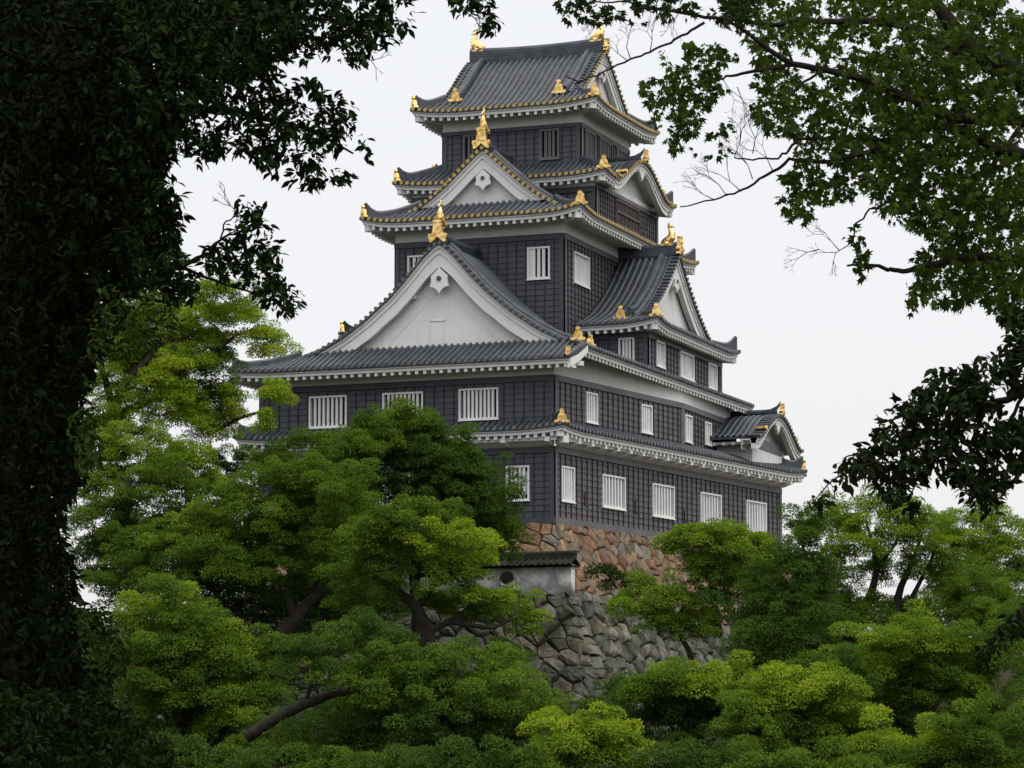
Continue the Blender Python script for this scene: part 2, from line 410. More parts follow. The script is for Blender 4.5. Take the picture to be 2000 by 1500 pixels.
def fish(parent, p, inward, sc=1.0):
    """gilded tiger-fish finial: head low on the ridge facing inward, tail raised"""
    a = np.array([*inward, 0.]); s_ = np.array([-a[1], a[0], 0.]); Z = np.array([0, 0, 1.]); p = np.array(p, float); g = MB()
    path = [(.50, .10), (.42, .15), (.26, .20), (.06, .28), (-.10, .45), (-.14, .66), (-.06, .86), (.02, 1.0)]
    rad = [.08, .17, .25, .29, .26, .20, .13, .06]
    g.tube([p + a * x * sc + Z * z * sc for x, z in path], [r * sc for r in rad], 9, 0, True, .75)
    def fin(pts, th=.03):
        g.prism([(x * sc, z * sc) for x, z in pts], th, -th, 0, p, a, Z, s_)
    fin([(-.02, .92), (-.16, 1.04), (-.33, 1.00), (-.24, 1.13), (-.06, 1.12), (.02, 1.38), (.12, 1.20), (.10, 1.0), (.06, .9)])
    fin([(-.22, .34), (-.36, .40), (-.27, .47), (-.38, .56), (-.26, .62), (-.34, .74), (-.20, .72), (-.16, .55), (-.16, .4)])
    fin([(.50, .16), (.58, .24), (.46, .25), (.44, .34), (.34, .30), (.30, .38), (.20, .33), (.3, .22)])
    fin([(.56, .02), (.58, .10), (.46, .12), (.40, .0), (.48, -.03)], .07)
    for sg in (-1, 1):
        fp = [p + a * x * sc + Z * z * sc + s_ * sg * w_ * sc for x, z, w_ in ((.12, .22, .14), (.24, .06, .30), (.10, .03, .32), (-.02, .08, .26), (-.02, .2, .16))]
        g.add(fp + [q + Z * .03 for q in fp], [(0, 1, 2, 3, 4), (9, 8, 7, 6, 5)] + [(i, (i + 1) % 5, (i + 1) % 5 + 5, i + 5) for i in range(5)])
        g.disc(p + a * .38 * sc + Z * .22 * sc + s_ * sg * .1 * sc, a, Z, s_ * sg, .04 * sc, .03, 8)
    for i in range(5):
        t = i / 4; q = p + a * (.16 - .3 * t) * sc + Z * (.12 + .34 * t) * sc
        g.tube([q - s_ * .15 * sc, q + s_ * .15 * sc], .035 * sc, 6)
    g.box(p - a * .24 * sc - s_ * .2 * sc - Z * .03, a * .72 * sc, s_ * .4 * sc, Z * .1 * sc)
    return g.build("fish_finial", M_GOLD, parent, False)

def ridge_beam(rb, a, b, z, h, w_=.36, lift=.12):
    a = np.array(a, float); b = np.array(b, float); t = (b - a) / np.linalg.norm(b - a); s_ = np.array([-t[1], t[0], 0])
    pts = [(*(a + (b - a) * i / 12), z + lift * (2 * i / 12 - 1) ** 2) for i in range(13)]
    rb.bar(pts, s_, w_, h)
    for k in range(1, 5):
        for sg in (-1, 1):
            rb.bar([(p[0] + s_[0] * sg * w_ * .5, p[1] + s_[1] * sg * w_ * .5, p[2] + h * k / 5) for p in pts], s_, .05, .025)
    rb.tube([(p[0], p[1], p[2] + h + .03) for p in pts], w_ * .42, 8)

def gable(roof, T, prof, w0, w1, of, bw, base, wall_in=.36, disc_mat=None, desc=True, pend=1.0, sp=.30, plate=None, kar=False, inner_details=False, dlen=None, bmin=None):
    """triangular or bow-shaped gable: verge tiles, white barge board, plaster wall, pendant. Local frame: w, outward, z"""
    tb, wb, gb = MB(T), MB(T), MB(T)
    # arc length samples
    ws = np.linspace(w0, w1, 161); zs = np.array([prof(x) for x in ws])
    al = np.concatenate([[0], np.cumsum(np.hypot(np.diff(ws), np.diff(zs)))])
    n = int(al[-1] / sp)
    for i in range(n + 1):
        s_ = al[-1] * i / n; x = float(np.interp(s_, al, ws)); z = prof(x)
        tb.tube([(x, of - .62, z + .03), (x, of, z + .03)], .082, 7)
        tb.disc((x, of, z + .025), (1, 0, 0), (0, 0, 1), (0, 1, 0), .092, .03, 10, 1)
    k = 80; g = np.linspace(w0, w1, k + 1)
    def strip(b, f1, f2, o1, o2, m_=0):
        vs = []
        for x in g:
            z1, z2 = f1(x), f2(x); z2 = min(z1, z2)
            vs += [(x, o1, z1), (x, o1, z2), (x, o2, z2), (x, o2, z1)]
        b.add(vs, [(i * 4 + j, i * 4 + 4 + j, i * 4 + 4 + (j + 1) % 4, i * 4 + (j + 1) % 4) for i in range(k) for j in range(4)] + [(0, 1, 2, 3), (k * 4 + 3, k * 4 + 2, k * 4 + 1, k * 4)], m_)
    strip(tb, lambda x: prof(x) + .02, lambda x: prof(x) - .08, of - .03, of - .6)
    tb.build("verge_tiles", [M_RIDGE, disc_mat or M_TEND], roof)
    sl_ = lambda x: (lambda a: sqrt(1 + ((prof(a + .05) - prof(a - .05)) / .1) ** 2))(x if kar else max(abs(x), .9))
    low = (lambda x: bmin(x)) if bmin else (lambda x: base)
    # nested bands of the barge board
    strip(wb, lambda x: prof(x) - .08, lambda x: max(prof(x) - .08 - .10 * sl_(x), low(x)), of - .10, of - .26 - wall_in)
    strip(wb, lambda x: prof(x) - .08, lambda x: max(prof(x) - .08 - .26 * sl_(x), low(x)), of - .16, of - .5)
    strip(wb, lambda x: prof(x) - .08, lambda x: max(prof(x) - .08 - bw(x) * sl_(x), low(x)), of - .21, of - .46)
    wb.build("barge_board", M_WHITE, roof)
    ww = MB(T)
    o = of - .21 - wall_in
    vs = []; lo_ = base
    for x in g: vs += [(x, o, max(prof(x) - .2, lo_)), (x, o, lo_)]
    ww.add(vs, [(2 * i, 2 * i + 1, 2 * i + 3, 2 * i + 2) for i in range(k)])
    if inner_details:
        cx = (w0 + w1) / 2
        for s_ in (-1, 1):                                             # purlin ends and struts in the plaster
            for q, (dx, dz) in enumerate(((1.45, -3.05), (2.65, -4.35))):
                if q == 1 and s_ > 0: continue
                ww.box((s_ * dx - .2, o, prof(dx) + dz + 2.05 + .0), (.4, 0, 0), (0, .26, 0), (0, 0, .26))
                ww.box((s_ * dx - .26, o, prof(dx) + dz + 2.28), (.52, 0, 0), (0, .3, 0), (0, 0, .07))
            ww.add([(s_ * .25, o + .015, prof(0) - 2.2), (s_ * .31, o + .015, prof(0) - 2.2), (s_ * 3.0, o + .015, base), (s_ * 2.9, o + .015, base)], [(0, 1, 2, 3)])
        for a_, b_ in (((-.62, base + .25), (.05, 1.06)), ((.06, base + .25), (.05, 1.06)), ((-.62, base + 1.27), (.73, .05))):
            ww.box((a_[0], o, a_[1]), (b_[0], 0, 0), (0, .03, 0), (0, 0, b_[1]))
    gw = ww.build("gable_wall", M_WHITE, roof)
    if pend:
        pb = MB(T); za = prof(0) - .08 - bw(0) * sl_(0) + (-.42 * pend if not kar else .1)
        q = pend
        out = [(0, .36), (.24, .12), (.40, -.02), (.38, -.22), (.44, -.50), (.26, -.54), (.12, -.64), (0, -.82)] if not kar else [(0, .3), (.5, .12), (.62, -.04), (.5, -.06), (.42, -.22), (.3, -.2), (.2, -.42), (.1, -.44), (0, -.6)]
        pb.prism([(x * q, z * q) for x, z in _mir(out)], of - .17, of - .30, 0, (0, 0, za))
        pd = pb.build("gable_pendant", M_WHITE, roof)
        hb = MB(T)
        if not kar:
            hb.disc((0, of - .17, za - .14 * q), (1, 0, 0), (0, 0, 1), (0, 1, 0), .12 * q, .05, 6); hb.build("pendant_boss", M_RIDGE, pd)
    if desc:
        o = of - .84
        for s_ in (-1, 1):
            rb = MB(T)
            e = (w1 if s_ > 0 else -w0) if dlen is None else dlen[0 if s_ < 0 else 1]
            xs = np.linspace(.28, e, 22)
            pts = [(s_ * x, o, prof(s_ * x)) for x in xs]
            rb.bar(pts, (0, 1, 0), .3, [.2 + .12 * max(0, (i - 18) / 3) for i in range(22)]); rb.tube([(p[0], p[1], p[2] + .24 + .12 * max(0, (i - 18) / 3)) for i, p in enumerate(pts)], .11, 6)
            o2 = of - .60
            rb.tube([(s_ * x, o2, prof(s_ * x) + .10) for x in xs], .10, 6)
            rb.build("descending_ridge", M_RIDGE, roof)
    if plate:
        apex_plate(gb, (0, of - .02, prof(0) + .08), (0, 1), plate); gb.build("apex_plate", M_GOLD, roof)

def rect_roof(x0, x1, y0, y1, f, lift=.22, span=2.4):
    """height functions of the four slopes of a rectangular roof with upswept corners"""
    def lf(dist, d): return lift * max(0, 1 - dist / span) ** 2 * max(0, 1 - d / 2.2)
    return dict(S=lambda x, y: f(y - y0) + lf(min(x - x0, x1 - x), y - y0), N=lambda x, y: f(y1 - y) + lf(min(x - x0, x1 - x), y1 - y),
                W=lambda x, y: f(x - x0) + lf(min(y - y0, y1 - y), x - x0), E=lambda x, y: f(x1 - x) + lf(min(y - y0, y1 - y), x1 - x))

R2 = sqrt(.5)
TILES = [M_TILE, M_RIB, M_RIDGE]
def finish(roof_name, tb, eb, wb, rb, gb, end_mat):
    rf = tb.build(roof_name, TILES + [end_mat], keep)
    wb.build("white_eave", M_WHITE, rf); rb.build("hip_ridge", M_RIDGE, rf); gb.build("gilded_ornament", M_GOLD, rf)
    return rf

# ---- walls
D1 = np.array([sin(radians(10)), cos(radians(10))]); N1 = np.array([cos(radians(10)), -sin(radians(10))])

def wall(name, p0, p1, z0, z1, wins=(), top=.26, base=.2, batt=.47, white=None, posts=(True, True)):
    """boarded wall from p0 to p1 (seen from the right-hand side of p0->p1), openings left out of the boards"""
    p0, p1 = np.array(p0, float), np.array(p1, float); t = p1 - p0; Ln = np.linalg.norm(t); t /= Ln; nn = np.array([t[1], -t[0]])
    T = fr((p0[0], p0[1], 0), (*t, 0), (*nn, 0)); b = MB(T)
    za, zb = z0 + base, z1 - top
    cuts = sorted(set([0, Ln] + [w_[0] for w_ in wins] + [w_[1] for w_ in wins]))
    def free(s0, s1):
        iv = [(za, zb)]
        for w_ in wins:
            if w_[0] < (s0 + s1) / 2 < w_[1]:
                nx = []
                for a, c in iv:
                    if w_[2] > a: nx.append((a, min(c, w_[2])))
                    if w_[3] < c: nx.append((max(a, w_[3]), c))
                iv = [(a, c) for a, c in nx if c - a > 1e-3]
        return iv
    for s0, s1 in zip(cuts[:-1], cuts[1:]):
        for a, c in free(s0, s1):
            k0, k1 = int(floor((a - za) / .262)), int(floor((c - za - 1e-6) / .262))
            for k in range(k0, k1 + 1):
                lo, hi = max(a, za + k * .262), min(c, za + (k + 1) * .262)
                uo = s0; vs = [(s0, .03, lo), (s1, .03, lo), (s1, .004, hi), (s0, .004, hi), (s0, 0, lo), (s1, 0, lo)]
                off = len(name) * 3 + z0 * 3
                b.add(vs, [(0, 1, 2, 3), (4, 5, 1, 0)], 0, [(s0 + off, lo - za + .01), (s1 + off, lo - za + .01), (s1 + off, hi - za - .01), (s0 + off, hi - za - .01), (s0, 0), (s1, 0)])
    nb = max(1, round(Ln / batt))
    for i in range(nb + 1):
        s_ = Ln * i / nb; a, c = max(0, s_ - .026), min(Ln, s_ + .026)
        for lo, hi in free(s_ - .001 if i == nb else s_, s_ + .001 if i < nb else s_): b.box((a, 0, lo), (c - a, 0, 0), (0, .06, 0), (0, 0, hi - lo), 1)
    if top: b.box((0, 0, zb), (Ln, 0, 0), (0, .085, 0), (0, 0, top), 2)
    if base: b.box((-.05, 0, z0), (Ln + .1, 0, 0), (0, .10, 0), (0, 0, base), 2)
    for q, s_ in zip(posts, (0, Ln - .2)):
        if q: b.box((s_, 0, za), (.2, 0, 0), (0, .068, 0), (0, 0, zb - za), 2)
    if white: b.box((0, -.05, z1), (Ln, 0, 0), (0, .08, 0), (0, 0, white), 3)
    b.box((0, -.35, z0), (Ln, 0, 0), (0, .05, 0), (0, 0, z1 - z0), 4)
    side = nn[0] > .5                                                   # right-hand walls take lighter, browner boards and trim
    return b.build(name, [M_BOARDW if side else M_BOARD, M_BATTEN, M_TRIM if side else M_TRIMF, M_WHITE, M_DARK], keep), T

def window(wl, T, s0, s1, z0, z1, nb, style='bars', frame=None, bar=None, fw=.075):
    """frame and vertical bars (one mesh) with its dark or shuttered back as a sub-part"""
    b = MB(T); fm = frame or M_FRAME
    for o, a, c in (((s0, -.2, z0), s1 - s0, fw), ((s0, -.2, z1 - fw), s1 - s0, fw)): b.box(o, (a, 0, 0), (0, .29, 0), (0, 0, c))
    for x in (s0, s1 - fw): b.box((x, -.2, z0 + fw), (fw, 0, 0), (0, .29, 0), (0, 0, z1 - z0 - 2 * fw))
    b.box((s0 - .03, 0, z0 - .05), (s1 - s0 + .06, 0, 0), (0, .12, 0), (0, 0, .05))
    for i in range(nb):
        x = s0 + fw + (s1 - s0 - 2 * fw) * (i + 1) / (nb + 1); bw = (bar or .1)
        b.box((x - bw / 2, -.06, z0 + fw), (bw, 0, 0), (0, .11, 0), (0, 0, z1 - z0 - 2 * fw))
    w_ = b.build("window", fm, keep)
    p = MB(T)
    p.box((s0 + .01, -.24, z0 + .01), (s1 - s0 - .02, 0, 0), (0, .05, 0), (0, 0, z1 - z0 - .02), 0)
    if style == 'shut':
        p.box((s0 + fw, -.16, z0 + fw), (s1 - s0 - 2 * fw, 0, 0), (0, .13, 0), (0, 0, z1 - z0 - 2 * fw), 1)
        p.box((s0 + (s1 - s0) * .42, -.03, z0 + fw), (.05, 0, 0), (0, .03, 0), (0, 0, z1 - z0 - 2 * fw), 1)
    if style == 'half':
        p.box((s0 + fw, -.16, z0 + fw), ((s1 - s0) * .26, 0, 0), (0, .19, 0), (0, 0, z1 - z0 - 2 * fw), 1)
    if style == 'side':                                                # a slid shutter fills the far part behind the bars
        p.box((s0 + (s1 - s0) * .6, -.16, z0 + fw), ((s1 - s0) * .4 - fw, 0, 0), (0, .06, 0), (0, 0, z1 - z0 - 2 * fw), 1)
    if style == 'panel':                                               # white panel with dark slots top and bottom
        p.box((s0 + (s1 - s0) * .22, -.16, z0 + .28), ((s1 - s0) * .72, 0, 0), (0, .07, 0), (0, 0, z1 - z0 - .52), 1)
        for q in (.53, .73):
            for k in range(3): p.box((s0 + (s1 - s0) * q, -.085, z1 - .42 - k * .16), (.055, 0, 0), (0, .004, 0), (0, 0, .1), 0)
    p.build("window_back", [M_DARK, M_SHUT], w_)
    return w_
def winpx(p0, t, plane_n, quads):
    """openings measured in the photograph on a wall's plane: (left, right, top, bottom px at mid)"""
    out = []
    for xl, xr, yt, yb in quads:
        a = onP((xl + xr) / 2, yt, (*p0, 0), (*plane_n, 0)); c = onP((xl + xr) / 2, yb, (*p0, 0), (*plane_n, 0))
        l = onP(xl, (yt + yb) / 2, (*p0, 0), (*plane_n, 0)); r = onP(xr, (yt + yb) / 2, (*p0, 0), (*plane_n, 0))
        s = [float((q[:2] - np.array(p0)) @ np.array(t)) for q in (l, r)]
        out.append((s[0], s[1], float(c[2]), float(a[2])))
    return out
def windows(wl_T, ws, nbs, styles=None, **k):
    for i, w_ in enumerate(ws):
        window(wl_T[0], wl_T[1], *w_, nbs[i] if hasattr(nbs, '__len__') else nbs, (styles[i] if hasattr(styles, '__iter__') and not isinstance(styles, str) else styles) or 'bars', **k)

BEND = D1 * 11.93
FAR1 = D1 * 22.3
XL = -14.02
# storey 1
q = winpx((XL, 0), (1, 0), (0, -1), [(989.3, 1034.7, 910, 977.5)]) + [(2.2, 3.9, 1.0, 2.4), (5.6, 7.3, 1.0, 2.4), (8.6, 10.2, 1.0, 2.4)]
wt = wall("storey_wall", (XL, 0), (0, 0), 0, 3.36, q, base=.30); windows(wt, q, [4, 8, 8, 8], ['panel', None, None, None])
q = winpx((0, 0), D1, N1, [(1094.7, 1120, 911.5, 980), (1175, 1219, 929.5, 993), (1272.9, 1314.8, 947, 1010.5), (1366.8, 1406.6, 964, 1025), (1456, 1494.7, 979.5, 1042)])
wt = wall("storey_wall", (0, 0), FAR1, 0, 3.36, q, base=.30); windows(wt, q, [4, 6, 6, 6, 6], ['side', None, None, None, 'side'])
for px, py in ((1145, 976), (1243, 992), (1339, 1010)):
    sb = MB(wt[1])
    c = onP(px, py, (0, 0, 0), (*N1, 0)); s_ = float(c[:2] @ D1)
    sb.box((s_ - .2, .02, c[2] - .25), (.05, 0, 0), (0, .05, 0), (0, 0, .55)); sb.box((s_ - .15, .02, c[2] - .25), (.32, 0, 0), (0, .05, 0), (0, 0, .05))
    sb.build("gun_port", M_BATTEN, keep)
wall("storey_wall", FAR1, (FAR1[0] - 9, FAR1[1] + 3), 0, 3.36, (), base=.30)
wall("storey_wall", (XL, 18), (XL, 0), 0, 3.36, (), base=.30)
# storey 2
q = winpx((XL, 0), (1, 0), (0, -1), [(604.5, 678, 773.5, 835), (748, 827, 766.5, 827), (897, 974, 758.5, 819.5)])
wt = wall("storey_wall", (XL, 0), (0, 0), 4.3, 6.5, q, base=.12, white=.75); windows(wt, q, [7, 8, 8])
q = winpx((0, 0), D1, N1, [(1142.8, 1164.8, 767, 826), (1251, 1271.5, 791, 846)])
wt = wall("storey_wall", (0, 0), BEND, 4.3, 6.5, q, base=.1); windows(wt, q, [3, 3], 'side', bar=.12)
q = winpx(BEND, (0, 1), (1, 0), [(1336.7, 1349.3, 811, 864), (1375.3, 1387.3, 825, 869)])
wt = wall("storey_wall", BEND, (BEND[0], 20.3), 4.3, 6.5, q, base=.1); windows(wt, q, [2, 2], 'side', bar=.12)
wall("storey_wall", (XL, 19), (XL, 0), 4.3, 6.5, (), base=.12, white=.75)
pb = MB()                                                              # the plaster wedge between the splayed wall and the eave
pb.add([(0, 0, 6.5), (*BEND, 6.5), (*BEND, 7.35), (0, 0, 7.5)], [(0, 1, 2, 3)])
pb.add([(*BEND, 6.5), (BEND[0], 20.3, 6.5), (BEND[0], 20.3, 7.35), (*BEND, 7.35)], [(0, 1, 2, 3)])
pb.build("upper_plaster", M_WHITE, keep)
# storey 3
Y3, X3, X3L = 5.6, -1.55, -9.81
q = winpx((X3L, Y3), (1, 0), (0, -1), [(797, 841, 499, 560), (1030.5, 1074.7, 482.5, 545)])
wt = wall("storey_wall", (X3L, Y3), (X3, Y3), 7.6, 13.75, q, white=.6); windows(wt, q, [3, 3], ['bars', 'half'], bar=.13)
q = winpx((X3, Y3), (0, 1), (1, 0), [(1119.3, 1148.7, 497, 557.5)])
wt = wall("storey_wall", (X3, Y3), (X3, 20.5), 7.6, 13.75, q, white=.6); windows(wt, q, 0, 'shut')
wall("storey_wall", (X3L, 20.5), (X3L, Y3), 7.6, 13.75, (), white=.6)
# storey 4
Y4, X4, X4L, Y4B = 9.5, -1.37, -10.55, 18.73
wt = wall("storey_wall", (X4L, Y4), (X4, Y4), 14.8, 16.6, (), white=.4)
q = winpx((X4, Y4), (0, 1), (1, 0), [(1201, 1247, 399, 460)])
q = [(q[0][0], q[0][1], 15.25, 16.5)]
wt = wall("storey_wall", (X4, Y4), (X4, Y4B), 14.8, 16.75, q, top=.2, white=.25, batt=.33); windows(wt, q, 15, 'bars', frame=M_BROWN, bar=.07, fw=.09)
zb_ = MB(wt[1]); zb_.box((q[0][0], .06, 15.85), (q[0][1] - q[0][0], 0, 0), (0, .05, 0), (0, 0, .1)); zb_.build("lattice_rail", M_BROWN, keep)
wall("storey_wall", (X4L, Y4B), (X4L, Y4), 14.8, 16.6, (), white=.4)
# storey 5 (the lookout)
Y6, X6, X6L, Y6B = 10.55, -2.47, -9.44, 17.67
q = winpx((X6L, Y6), (1, 0), (0, -1), [(1055, 1093, 252, 311), (905, 943, 263, 322)])
wt = wall("storey_wall", (X6L, Y6), (X6, Y6), 17.8, 19.9, q, top=.18, white=.75); windows(wt, q, 3, frame=M_TRIM, bar=.13, fw=.1)
q = [(.5, 1.95, 18.3, 19.68), (2.6, 4.5, 18.3, 19.68), (5.1, 6.6, 18.3, 19.68)]
wt = wall("storey_wall", (X6, Y6), (X6, Y6B), 17.8, 19.9, q, top=.2, white=.75); windows(wt, q, [5, 6, 5], frame=M_TRIM, bar=.1, fw=.09)
wall("storey_wall", (X6L, Y6B), (X6L, Y6), 17.8, 19.9, (), white=.75)
wall("storey_wall", (X6, Y6B), (X6L, Y6B), 17.8, 19.9, (), white=.75)

# ---- roof of storey 1: shallow skirt roof with bracket arms
OV1 = .87
f1 = lambda d: 4.12 + .46 * d
def lift1(dist, d): return .16 * max(0, 1 - dist / 2.2) ** 2
nA = np.array([0, -1.]); cNear = np.array([0 + (OV1 - -OV1 * sin(radians(10))) / cos(radians(10)) * 1.0, -OV1])
cNear = np.array([(OV1 - OV1 * sin(radians(10))) / cos(radians(10)), -OV1])
cL = np.array([XL - OV1, -OV1]); FE = FAR1 + N1 * OV1 + D1 * (OV1 + .3)
tb, wb, rb, gb = MB(), Parts(), Parts(), Parts(); eb = tb
zS = lambda x, y: f1(y + OV1) + lift1(min(x - cL[0], cNear[0] - x), 0)
zE = lambda x, y: f1(OV1 - (x * N1[0] + y * N1[1])) + lift1(min((x - cNear[0]) * D1[0] + (y - cNear[1]) * D1[1], (FE[0] - x) * D1[0] + (FE[1] - y) * D1[1]), 0)
facet(tb, eb, [cL, cNear, (0, 0), (XL, 0)], (0, 1), zS, nv=3)
facet(tb, eb, [cNear, FE, FE - N1 * OV1 - D1 * .9, (0, 0)], -N1, zE, nv=3)
eave(wb, cL, cNear, (0, 1), zS, OV1, sp=.37, soff=-.08); eave(wb, cNear, FE, -N1, zE, OV1, sp=.37, soff=-.08)
zW = lambda x, y: f1(x - cL[0]) + lift1(y - cL[1], 0)
facet(tb, eb, [cL, (XL, 0), (XL, 16), (cL[0], 16)], (1, 0), zW, nv=3); eave(wb, (cL[0], 16), cL, (1, 0), zW, OV1, c0=False, sp=.37, soff=-.08)
hip_ridge(rb, gb, cNear, (0, 0), zS, .2, .24, .2, .58, face=(.25, -1)); hip_ridge(rb, gb, cL, (XL, 0), zS, .2, .24, .25, 0)
fe_in = FE - (N1 + D1) * .9
zFN = lambda x, y: f1((FE[0] - x) * D1[0] + (FE[1] - y) * D1[1])
facet(tb, None, [FE, FE - N1 * 8, fe_in - N1 * 7, fe_in], -D1, zFN, nv=3)
hip_ridge(rb, gb, FE, fe_in, zE, .22, .26, .42, .55, face=(.9, .1)); eave(wb, FE, FE - N1 * 8, -D1, lambda x, y: 4.2, .9, c1=False, sp=.37)
hip_beam(wb, cNear, (R2, -R2), 4.24, .9); hip_beam(wb, cL, (-R2, -R2), 4.24, .9); hip_beam(wb, FE, tuple(R2 * (N1 + D1)), 4.24, .9)
# plaster cove, wall beam and bracket arms below the rafters
def brackets(p0, p1, nn, spc, s_first):
    wbs = wb
    _br(wbs.new(), p0, p1, nn, spc, s_first)
def _br(wb, p0, p1, nn, spc, s_first):
    p0, p1 = np.array(p0, float), np.array(p1, float); t = p1 - p0; Ln = np.linalg.norm(t); t /= Ln
    wb.add([(*p0, 3.36), (*p1, 3.36), (*(p1 + nn * .42), 3.62), (*(p0 + nn * .42), 3.62)], [(0, 1, 2, 3)])
    wb.box((*(p0 + nn * .36 - t * .3), 3.58), (*(t * (Ln + .6)), 0), (*(nn * .2), 0), (0, 0, .17))
    s_ = s_first
    while s_ < Ln + .2:
        T = fr((*(p0 + t * s_), 0), (*t, 0), (*nn, 0)); b = MB(T)
        wb.T = T
        wb.prism([(0, 3.36), (.32, 3.40), (.60, 3.50), (.72, 3.52), (.72, 3.70), (0, 3.70)], -.10, .10, 0, (0, 0, 0), (0, 1, 0), (0, 0, 1), (1, 0, 0))
        wb.T = None; s_ += spc
brackets((XL, 0), (0, 0), np.array([0, -1.]), 2.03, 1.75); brackets((0, 0), FAR1, N1, 1.17, 1.0)
wb.new().box((.05, -.05, 3.44), (.62, -.62, 0), (.18, .18, 0), (0, 0, .3))
finish("first_roof", tb, eb, wb, rb, gb, M_TEND)

# ---- big hip-and-gable roof over storey 2, gable to the front
CX2 = -5.74
f2 = smoothtab([(0, 12.8), (.57, 12.35), (1.06, 11.8), (1.54, 11.25), (2.27, 10.5), (3.48, 9.5), (4.68, 8.7), (5.87, 8.1), (7.1, 7.72), (8.3, 7.4), (9.6, 7.05)])
YE2, XW2, YG2 = -1.12, -15.12, .95
A2, B2 = np.array([1.54, -.2]), np.array([3.02, 20.3]); K2 = np.array([1.08, YE2])
def zsk(x, y):
    d = y - YE2; k = min(1, max(0, (x + 14.3) / 4)); k = k * k * (3 - 2 * k)
    return 7.12 + d * (.29 + .21 * k) + .12 * max(0, 1 - (x - XW2) / 2.5) ** 2
z2 = lambda x, y: f2(abs(x - CX2))
tb, wb, rb, gb = MB(), Parts(), Parts(), Parts(); eb = tb
facet(tb, eb, [(XW2, YE2), K2, A2, (.35, YG2), (-13.05, YG2)], (0, 1), zsk, nv=4)
facet(tb, eb, [A2, A2 + (B2 - A2) * ((5.6 + .2) / 20.5), (CX2, 5.6), (CX2, YG2), (.35, YG2)], (-1, 0), z2)
facet(tb, eb, [A2 + (B2 - A2) * ((5.6 + .2) / 20.5), B2, (1.2, 20.3), (X3 - .1, 19), (X3 - .1, 5.6)], (-1, 0), z2)
facet(tb, eb, [(XW2, YE2), (-13.05, YG2), (CX2, YG2), (CX2, 5.6), (XW2, 5.6)], (1, 0), lambda x, y: z2(x, y) + .12 * max(0, 1 - (y - YE2) / 2.5) ** 2 * max(0, 1 - (x - XW2) / 2))
facet(tb, eb, [(XW2, 5.6), (X3L, 5.6), (X3L, 20), (XW2, 20)], (1, 0), z2)
eave(wb, (XW2, YE2), K2, (0, 1), zsk, 1.12, c1=False); eave(wb, A2 + np.array([0, .05]), B2, -np.array([.9974, -.072]), z2, .95, c0=False, c1=False, soff=.4)
eave(wb, (XW2, 19), (XW2, YE2), (1, 0), z2, 1.1, c0=False)
hip_ridge(rb, gb, (XW2, YE2), (-12.6, YG2 + .3), zsk, orn=0); hip_beam(wb, (XW2, YE2), (-R2, -R2), 7.2, 1.1)
# stepped end of the front eave, with its little white barge
r_ = rb.new(); r_.tube([(K2[0] - .1, K2[1], zsk(*K2) + .05), (A2[0] - .12, A2[1] - .1, 7.72), (.4, .9, 8.15)], .13, 6)
r_.bar([(K2[0], K2[1], zsk(*K2)), (A2[0], A2[1], 7.68)], (1, 0, 0), .18, .1)
w_ = wb.new(); w_.bar([(K2[0] + .04, K2[1], zsk(*K2) - .4), (K2[0] + .25, K2[1] + .42, zsk(*K2) - .17), (A2[0] + .04, A2[1], 7.42)], (.9, -.4, 0), .12, [.30, .28, .24])
w_.box((K2[0] - .06, K2[1] - .02, zsk(*K2) - .50), (.2, .1, 0), (.05, .3, 0), (0, 0, .2)); w_.box((K2[0] + .2, K2[1] + .45, zsk(*K2) - .36), (.16, .1, 0), (.05, .2, 0), (0, 0, .2))
corner_ornament(gb.new(), (.98, .35, 8.02), (0.1, -1), .58); corner_ornament(gb.new(), (1.30, 1.0, 7.82), (.85, -.5), .5)
g_ = gb.new(); g_.disc((K2[0] - .02, K2[1] - .05, 7.26), (1, 0, 0), (0, 0, 1), (0, -1, 0), .12, .06); g_.disc((K2[0] - .12, K2[1] + .25, 7.48), (1, 0, 0), (0, 0, 1), (0, -1, 0), .12, .06); g_.box((K2[0] - .16, K2[1] + .02, 7.28), (.18, 0, 0), (0, .3, .1), (0, 0, .1))
rf2 = finish("wide_gabled_roof", tb, eb, wb, rb, gb, M_TEND)
T2 = fr((CX2, YG2, 0), (1, 0, 0), (0, -1, 0))
gable(rf2, T2, lambda x: f2(abs(x)), -7.5, 6.55, .28, lambda x: .66 + .012 * abs(x), 8.05, .42, None, plate=.95, pend=1.0, inner_details=True, dlen=(8.6, 6.6))
rb = MB(); ridge_beam(rb, (CX2, YG2 + .1), (CX2, Y3), 12.75, .3, .34, .1); rb.build("main_ridge", M_RIDGE, rf2)
fish(rf2, (CX2, YG2 + .1, 13.62), (0, 1), .82)

# ---- roof of storey 3: hip-and-gable, gable to the front, gilded tile ends
CX3 = -5.62
f3x = smoothtab([(0, 17.98), (.47, 17.58), (1.1, 17.0), (1.73, 16.42), (2.5, 15.82), (3.2, 15.36), (4.0, 14.98), (5.4, 14.56)])
XE3, XE3L, YE3, YE3B = -.24, -11.06, 4.32, 21.9
f3 = lambda d: f3x(max(0, 5.41 - d))
z3 = rect_roof(XE3L, XE3, YE3, YE3B, f3, .28, 2.6)
f3s = lambda d: 14.56 + .52 * d
z3['S'] = (lambda g: lambda x, y: max(g(x, y), 0) * 0 + f3s(y - YE3) * min(1, max(0, (min(x - XE3L, XE3 - x) - .2) / 3)) + g(x, y) * (1 - min(1, max(0, (min(x - XE3L, XE3 - x) - .2) / 3))))(z3['S'])
YG3 = 5.95
d3 = YG3 - YE3
tb, wb, rb, gb = MB(), Parts(), Parts(), Parts(); eb = tb
